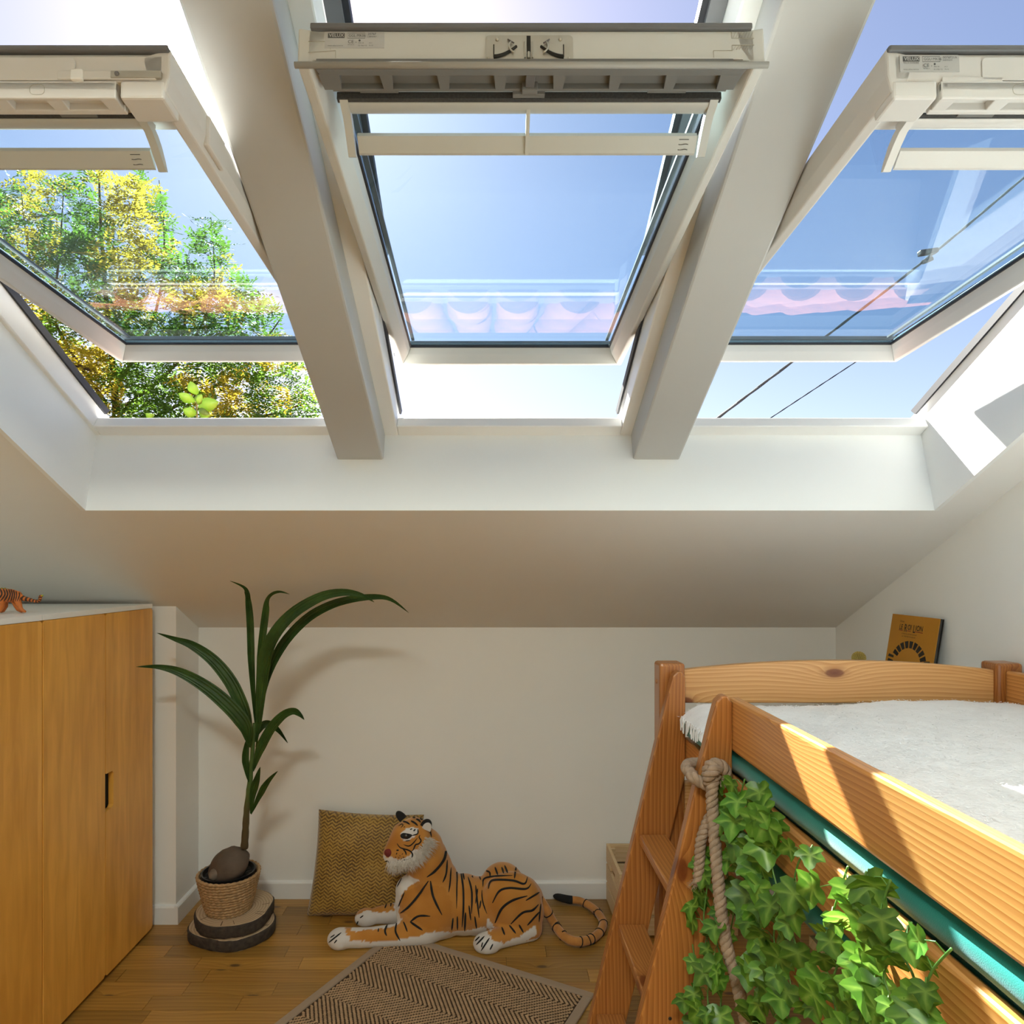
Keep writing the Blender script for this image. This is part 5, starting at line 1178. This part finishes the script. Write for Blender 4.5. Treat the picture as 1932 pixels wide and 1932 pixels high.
while cnt < 6800:
    x = rt.uniform(-60, 610); y = 272 + 590 * rt.random() ** .75
    if not inpoly(x, y, crown): continue
    # clusters leave holes
    cl = noise.noise(Vector((x * .012, y * .012, 4.0))) + .6 * noise.noise(Vector((x * .035, y * .035, 1.0)))
    dep = (y - 270) / 500
    if cl < -.16 - .55 * min(1, dep) + (.10 if x > 430 else 0): continue
    Y = rt.uniform(5.7, 8.3); p = px(x, y, Y); cnt += 1
    d_ = Vector((rt.uniform(-1, 1), rt.uniform(-1, 1), rt.uniform(-.5, .7))); nv = Vector((rt.uniform(-.5, .5), rt.uniform(-.9, .3), 1))
    yel = noise.noise(Vector((x * .010, y * .010, 20.0))) + .5 * noise.noise(Vector((x * .03, y * .03, 30.0))) + (.25 if (170 < x < 290 and y < 620) or (x < 260 and y > 640) else -.05)
    pinnate(ly if yel + rt.uniform(-.2, .2) > .16 else lg, p, d_, rt.uniform(.12, .21), nv)
part('green_foliage', lg, M_lg, tr, kind='stuff'); part('yellow_foliage', ly, M_ly, tr, kind='stuff')
# shoot with broad leaves in front of it
sh = thing('leafy_shoot', px(378, 900, 3.4), 'bright broad-leaved shoot just outside the left window sill', 'plant')
M_sh = leaf_mat('shoot_leaf', (.22, .34, .06), (.34, .46, .12), .5, .4)
part('stem', MB().tube([px(375, 1100, 3.4), px(374, 900, 3.4), px(372, 800, 3.4), px(371, 745, 3.4)], [.012, .008, .005, .003], 6), plain('shoot_stem', (.2, .16, .06), .8), sh)
def oval(b_, e_, w_):
    b_, e_ = Vector(b_), Vector(e_); ax = e_ - b_; sd = ax.cross(Vector((.1, 1, .35))).normalized(); nv = sd.cross(ax).normalized(); n = 8; mb = MB(); vs_ = []
    for k in range(n + 1):
        t = k / n; w2 = w_ * math.sin(math.pi * min(1, t * .97 + .02)) ** .8
        for s_ in (-1, 0, 1): vs_.append(b_ + ax * t + sd * s_ * w2 + nv * (abs(s_) * w2 * .35 - .02 * math.sin(t * 3)))
    mb.add(vs_, [(3*k+i, 3*k+i+1, 3*k+4+i, 3*k+3+i) for k in range(n) for i in (0, 1)]); o = part('leaf', mb, M_sh, sh, smooth=True); md = o.modifiers.new('t', 'SOLIDIFY'); md.thickness = .001
for a, b_, w_ in (((371, 745), (360, 719), .028), ((368, 758), (337, 742), .026), ((372, 762), (382, 744), .022), ((374, 768), (413, 758), .034), ((372, 782), (345, 772), .026), ((374, 775), (398, 784), .026), ((290, 785), (275, 779), .02), ((372, 800), (400, 800), .03)):
    oval(px(*a, 3.4), px(*b_, 3.36), w_)
# overhead cables
M_cab = plain('black_cable', (.02, .02, .022), .5); M_cabg = plain('grey_cable', (.09, .10, .10), .5)
def cable(pts, Y, r, lab, tw, m):
    P = smoothpts([px(x, y, Y) for x, y in pts], 90); t = thing('overhead_cable', P[0], lab, 'cable')
    L_ = [0]
    for a, b_ in zip(P, P[1:]): L_.append(L_[-1] + (b_ - a).length)
    for k in range(2):
        q = [p + (Vector((0, 1, 0)) * math.cos(2*math.pi*(l * tw + k/2)) + Vector((.6, 0, .8)) * math.sin(2*math.pi*(l * tw + k/2))) * r * .75 for p, l in zip(P, L_)]
        part('strand', MB().tube(q, r * .7, 6), m, t, smooth=True)
    return t
c1 = cable([(1180, 925), (1366, 780), (1492, 685), (1570, 626), (1755, 483), (1932, 335), (2150, 150)], 5.0, .012, 'thick twisted overhead cable crossing the right roof window', 2.6, M_cabg)
cp = px(1752, 486, 5.0); part('clamp', MB().bar(cp - Vector((.07, 0, -.03)), cp + Vector((.06, .0, .05)), .05, .035).bar(cp - Vector((.05, .02, .04)), cp + Vector((.02, .0, -.01)), .04, .03), M_cab, c1, bevel=.006)
cable([(1300, 890), (1470, 778), (1613, 684), (1800, 562), (2050, 400)], 6.5, .0065, 'thin overhead cable seen below the right roof window', 3.5, M_cab)
# ------------------------------------------------------------------ small things
# unseen ledge on the right wall behind the headboard, carrying book and ball
struct('book_ledge', MB().box((1.22, 1.98, 1.035), (XR, 2.635, 1.055)), M_white, bevel=.003)
# book leaning against the wall
M_cover = plain('ochre_cover', (.50, .215, .012), .4, var=.05, scale=6); M_pages = plain('dark_pages', (.05, .05, .05), .7); M_bink = plain('black_print', (.012, .010, .009), .5); M_red = plain('red_print', (.22, .01, .012), .5)
lean = math.radians(9.0); by0, by1, bz0, bh_ = 2.228, 2.490, 1.0555, .200
def BK(s_, h_, d_):      # s: left to right on the cover, h: up the cover, d: out of the cover
    y = by1 + (by0 - by1) * s_; top = 1.482
    b0 = Vector((top - math.sin(lean) * bh_, y, bz0)); up = Vector((math.sin(lean), 0, math.cos(lean))); outw = Vector((-math.cos(lean), 0, math.sin(lean)))
    return b0 + up * h_ + outw * d_
bk = thing('picture_book', BK(.5, 0, 0), 'ochre book with black lettering leaning on the right wall', 'book')
def bbox(s0, s1, h0, h1, d0, d1): return MB().hexa([BK(s_, h_, d_) for h_ in (h0, h1) for s_, d_ in ((s0, d0), (s1, d0), (s1, d1), (s0, d1))])
cvr = part('cover', bbox(0, 1, 0, bh_, .010, .012), M_cover, bk)
part('pages', bbox(.01, .985, .002, bh_ - .002, .000, .010), M_pages, bk)
part('back_cover', bbox(0, 1, 0, bh_, -.002, .0), M_bink, bk)
W_ = by1 - by0
def btx(s, size, u0, v0, m=M_bink, bold=.0, xs=1.0): text_part('lettering', s, size, lambda u, v, h: BK((u0 + u) / W_, v0 + v,   .0122 + h), m, cvr, bold=bold, xs=xs, ext=.0003)
btx('Disney', .010, .052, bh_ - .026, xs=.9)
btx('LE', .026, .052, bh_ - .052, bold=.0004, xs=.8); btx('R', .038, .081, bh_ - .058, bold=.0005, xs=.7); btx('OI', .026, .100, bh_ - .050, bold=.0004, xs=.8)
btx('L', .038, .131, bh_ - .058, bold=.0005, xs=.7); btx('ION', .026, .144, bh_ - .050, bold=.0004, xs=.85)
btx('LE MUSICAL DE BROADWAY', .0068, .070, bh_ - .068, bold=.0); btx('AU THÉÂTRE MOGADOR', .0068, .074, bh_ - .077, bold=.0)
for a, b_, v in ((.052, .074, .056), (.098, .120, .055), (.143, .186, .055)):
    part('underline', MB().prism([(a, bh_ - v), (b_, bh_ - v - .001), (b_, bh_ - v + .0015), (a, bh_ - v + .002)], lambda u, w_, d_: BK(u / W_, w_, d_), .0121, .0126), M_red, cvr)
# plain black block-print bands as cover decoration
def band(poly): part('block_print', MB().prism(poly, lambda u, w_, d_: BK(u / W_, w_, d_), .0121, .0125), M_bink, cvr)
for k in range(9):
    a0 = math.pi * (.10 + .80 * k / 9); a1 = a0 + math.pi * .80 / 9 * .72; c_ = (.130, .030)
    band([(c_[0] + math.cos(q) * r_, c_[1] + math.sin(q) * r_ * .82) for r_, q in ((.070, a0), (.100, a0), (.100, a1), (.070, a1))])
for k in range(3):
    band([(.012, .012 + k * .017), (.045, .010 + k * .017), (.045, .018 + k * .017), (.016, .022 + k * .017)]); band([(.215, .010 + k * .017), (.248, .012 + k * .017), (.244, .022 + k * .017), (.215, .018 + k * .017)])
# golden beaded ball
bc_ = Vector((1.392, 2.575, 1.0555 + .0265))
bb = thing('beaded_ball', bc_ - Vector((0, 0, .0265)), 'small ball of golden beads beside the ochre book', 'ornament')
M_bead = plain('gold_bead', (.62, .48, .14), .3, metal=.5)
part('core', MB().ball(bc_, .021, 16, 10), plain('bead_core', (.12, .09, .02), .6), bb, smooth=True)
bead = MB().ball((0, 0, 0), .0031, 8, 6).mesh('bead'); bead.materials.append(M_bead); bead.polygons.foreach_set('use_smooth', [True] * len(bead.polygons))
for j in range(1, 12):
    th = math.pi * j / 12; n = max(3, int(2 * math.pi * math.sin(th) * .0225 / .0062))
    for k in range(n):
        a = 2 * math.pi * k / n + j * .3; inst('bead', bead, bb, bc_ + Vector((math.sin(th) * math.cos(a), math.sin(th) * math.sin(a), math.cos(th))) * .0228)
# striped toy animal on the wardrobe
ZT = 1.2825; TY = 2.085; KT = F / TY
def ty(x, y, d_=0): return px(x, y, TY + d_)
toy = thing('toy_animal', px(5, 1157, TY), 'small orange toy animal with dark stripes and green mane on wardrobe', 'toy')
mb = MB()
def tc_(x, y, r, d_=0): return (ty(x, y, d_), r / KT)
chain(mb, [tc_(32, 1126, 9), tc_(18, 1126, 13), tc_(2, 1125, 13), tc_(-18, 1126, 13), tc_(-34, 1122, 11), tc_(-48, 1112, 8), tc_(-58, 1104, 8), tc_(-70, 1106, 5)])
for dd, xo in ((-.010, 0), (.012, -6)):
    chain(mb, [tc_(32 + xo, 1132, 6.5, dd), tc_(36 + xo, 1143, 5, dd), tc_(40 + xo, 1152, 3.5, dd), tc_(47 + xo, 1156, 2.6, dd)])
    chain(mb, [tc_(2 - xo, 1134, 7, dd), tc_(4 - xo, 1146, 4.6, dd), tc_(0 - xo, 1154, 3.6, dd), tc_(-4 - xo, 1156, 3, dd)])
    chain(mb, [tc_(-32 + xo, 1134, 6, dd), tc_(-32 + xo, 1150, 4, dd), tc_(-36 + xo, 1156, 3, dd)])
tm_ = remesh(mb, 'toy_body', .0022, 3)
lowz = min(v.co.z for v in tm_.vertices)
dz_ = ZT + .0002 - lowz
for v in tm_.vertices: v.co.z += dz_ 
bvt = BVHTree.FromPolygons([v.co.copy() for v in tm_.vertices], [tuple(p.vertices) for p in tm_.polygons])
tm_.transform(Matrix.Translation(-toy.location)); M_toy = plain('orange_rubber', (.55, .15, .022), .45, var=.15, scale=60); M_brn = plain('brown_stripe', (.045, .018, .010), .6); M_lime = plain('lime_mane', (.30, .36, .03), .6)
tm_.materials.append(M_toy); tm_.polygons.foreach_set('use_smooth', [True] * len(tm_.polygons)); tbo = bpy.data.objects.new('body', tm_); COL.objects.link(tbo); tbo.parent = toy
dy = -dz_ * KT
for k, (x0_, x1_, w_) in enumerate(((6, -2, 3.2), (11, 5, 3.4), (16, 12, 3.0), (20, 18, 3.0), (24, 23, 2.8), (28, 27, 2.2), (33, 30, 2.4), (0, -10, 3.5), (-8, -16, 3.2), (-16, -22, 3), (-24, -28, 3), (37, 34, 2.0))):
    stripe([(x0_, 1113 + dy), (x0_ + 3.5, 1124 + dy), (x1_ + 2, 1137 + dy)], w_, 'stripe', M_brn, True, bvt, tbo, .0006)
tail_p = [tc_(36, 1126, 5.2), tc_(44, 1131, 4.6), tc_(55, 1133.5, 3.6), (ty(64, 1136), 3/KT), (ty(72, 1136.5), 2.7/KT), (ty(75.5, 1133), 2.6/KT), (ty(76, 1128), 2.8/KT), (ty(79, 1126.5), 2.6/KT)]
TPt = smoothpts([p + Vector((0, 0, dz_)) for p, r in tail_p], 42); rad = [tail_p[min(7, int(k / 6))][1] * (1 - (k % 6)/6) + tail_p[min(7, int(k / 6) + 1)][1] * (k % 6)/6 for k in range(43)]
ttl = part('tail', MB().tube(TPt, rad, 10), M_toy, toy, smooth=True)
for k in range(5, 40, 4): part('tail_stripe', MB().tube(TPt[k:k+3], [r + .0004 for r in rad[k:k+3]], 10), M_brn, ttl)
part('tail_tuft', MB().ball(TPt[-1] + Vector((.001, 0, .001)), (.004, .003, .003), 8, 6), M_lime, toy)
mn = MB(); rr_ = random.Random(1)
for k in range(90):
    x = rr_.uniform(-50, 14); p = px(x, 1113.5 + dy + (2 if x > 8 else 0) - (8 if x < -38 else 0), TY + rr_.uniform(-.004, .004)); d_ = Vector((rr_.uniform(.002, .009), rr_.uniform(-.002, .002), rr_.uniform(.001, .0045)))
    mn.tube([p, p + d_ * .6 + Vector((0, 0, .001)), p + d_], [.0011, .0009, .0003], 4)
part('mane', mn, M_lime, toy, kind='stuff')

# ------------------------------------------------------------------ added fill lamp above the viewpoint, unseen, brightens the lower room
LC = Vector((-.30, -.45, 2.735))
lamp = thing('fill_lamp', LC - Vector((0, 0, .05)), 'added fill lamp above the viewpoint, out of view', 'lamp')
part('shade', MB().lathe([(.001, .06), (.34, .058), (.52, .03), (.56, -.13), (.552, -.13), (.512, .022), (.335, .05), (.001, .052)], LC, 40), plain('shade_dark', (.05, .045, .04), .6), lamp, smooth=40)  # dark rim keeps the added fill off the beams and sashes
part('cord', MB().tube([LC + Vector((0, 0, .055)), Vector((LC.x, LC.y, zc(LC.y) + .01))], .003, 8), M_white, lamp)
def glow(name, col, st):
    m, N, L, b = _new(name); b.inputs['Base Color'].default_value = (.8, .8, .8, 1); b.inputs['Emission Color'].default_value = (*col, 1); b.inputs['Emission Strength'].default_value = st; return m
part('diffuser', MB().lathe([(.001, .020), (.18, .021), (.26, .026), (.29, .034), (.29, .044), (.001, .044)], LC, 40), glow('fill_emitter', (.94, 1.0, .91), FILL), lamp, smooth=40)
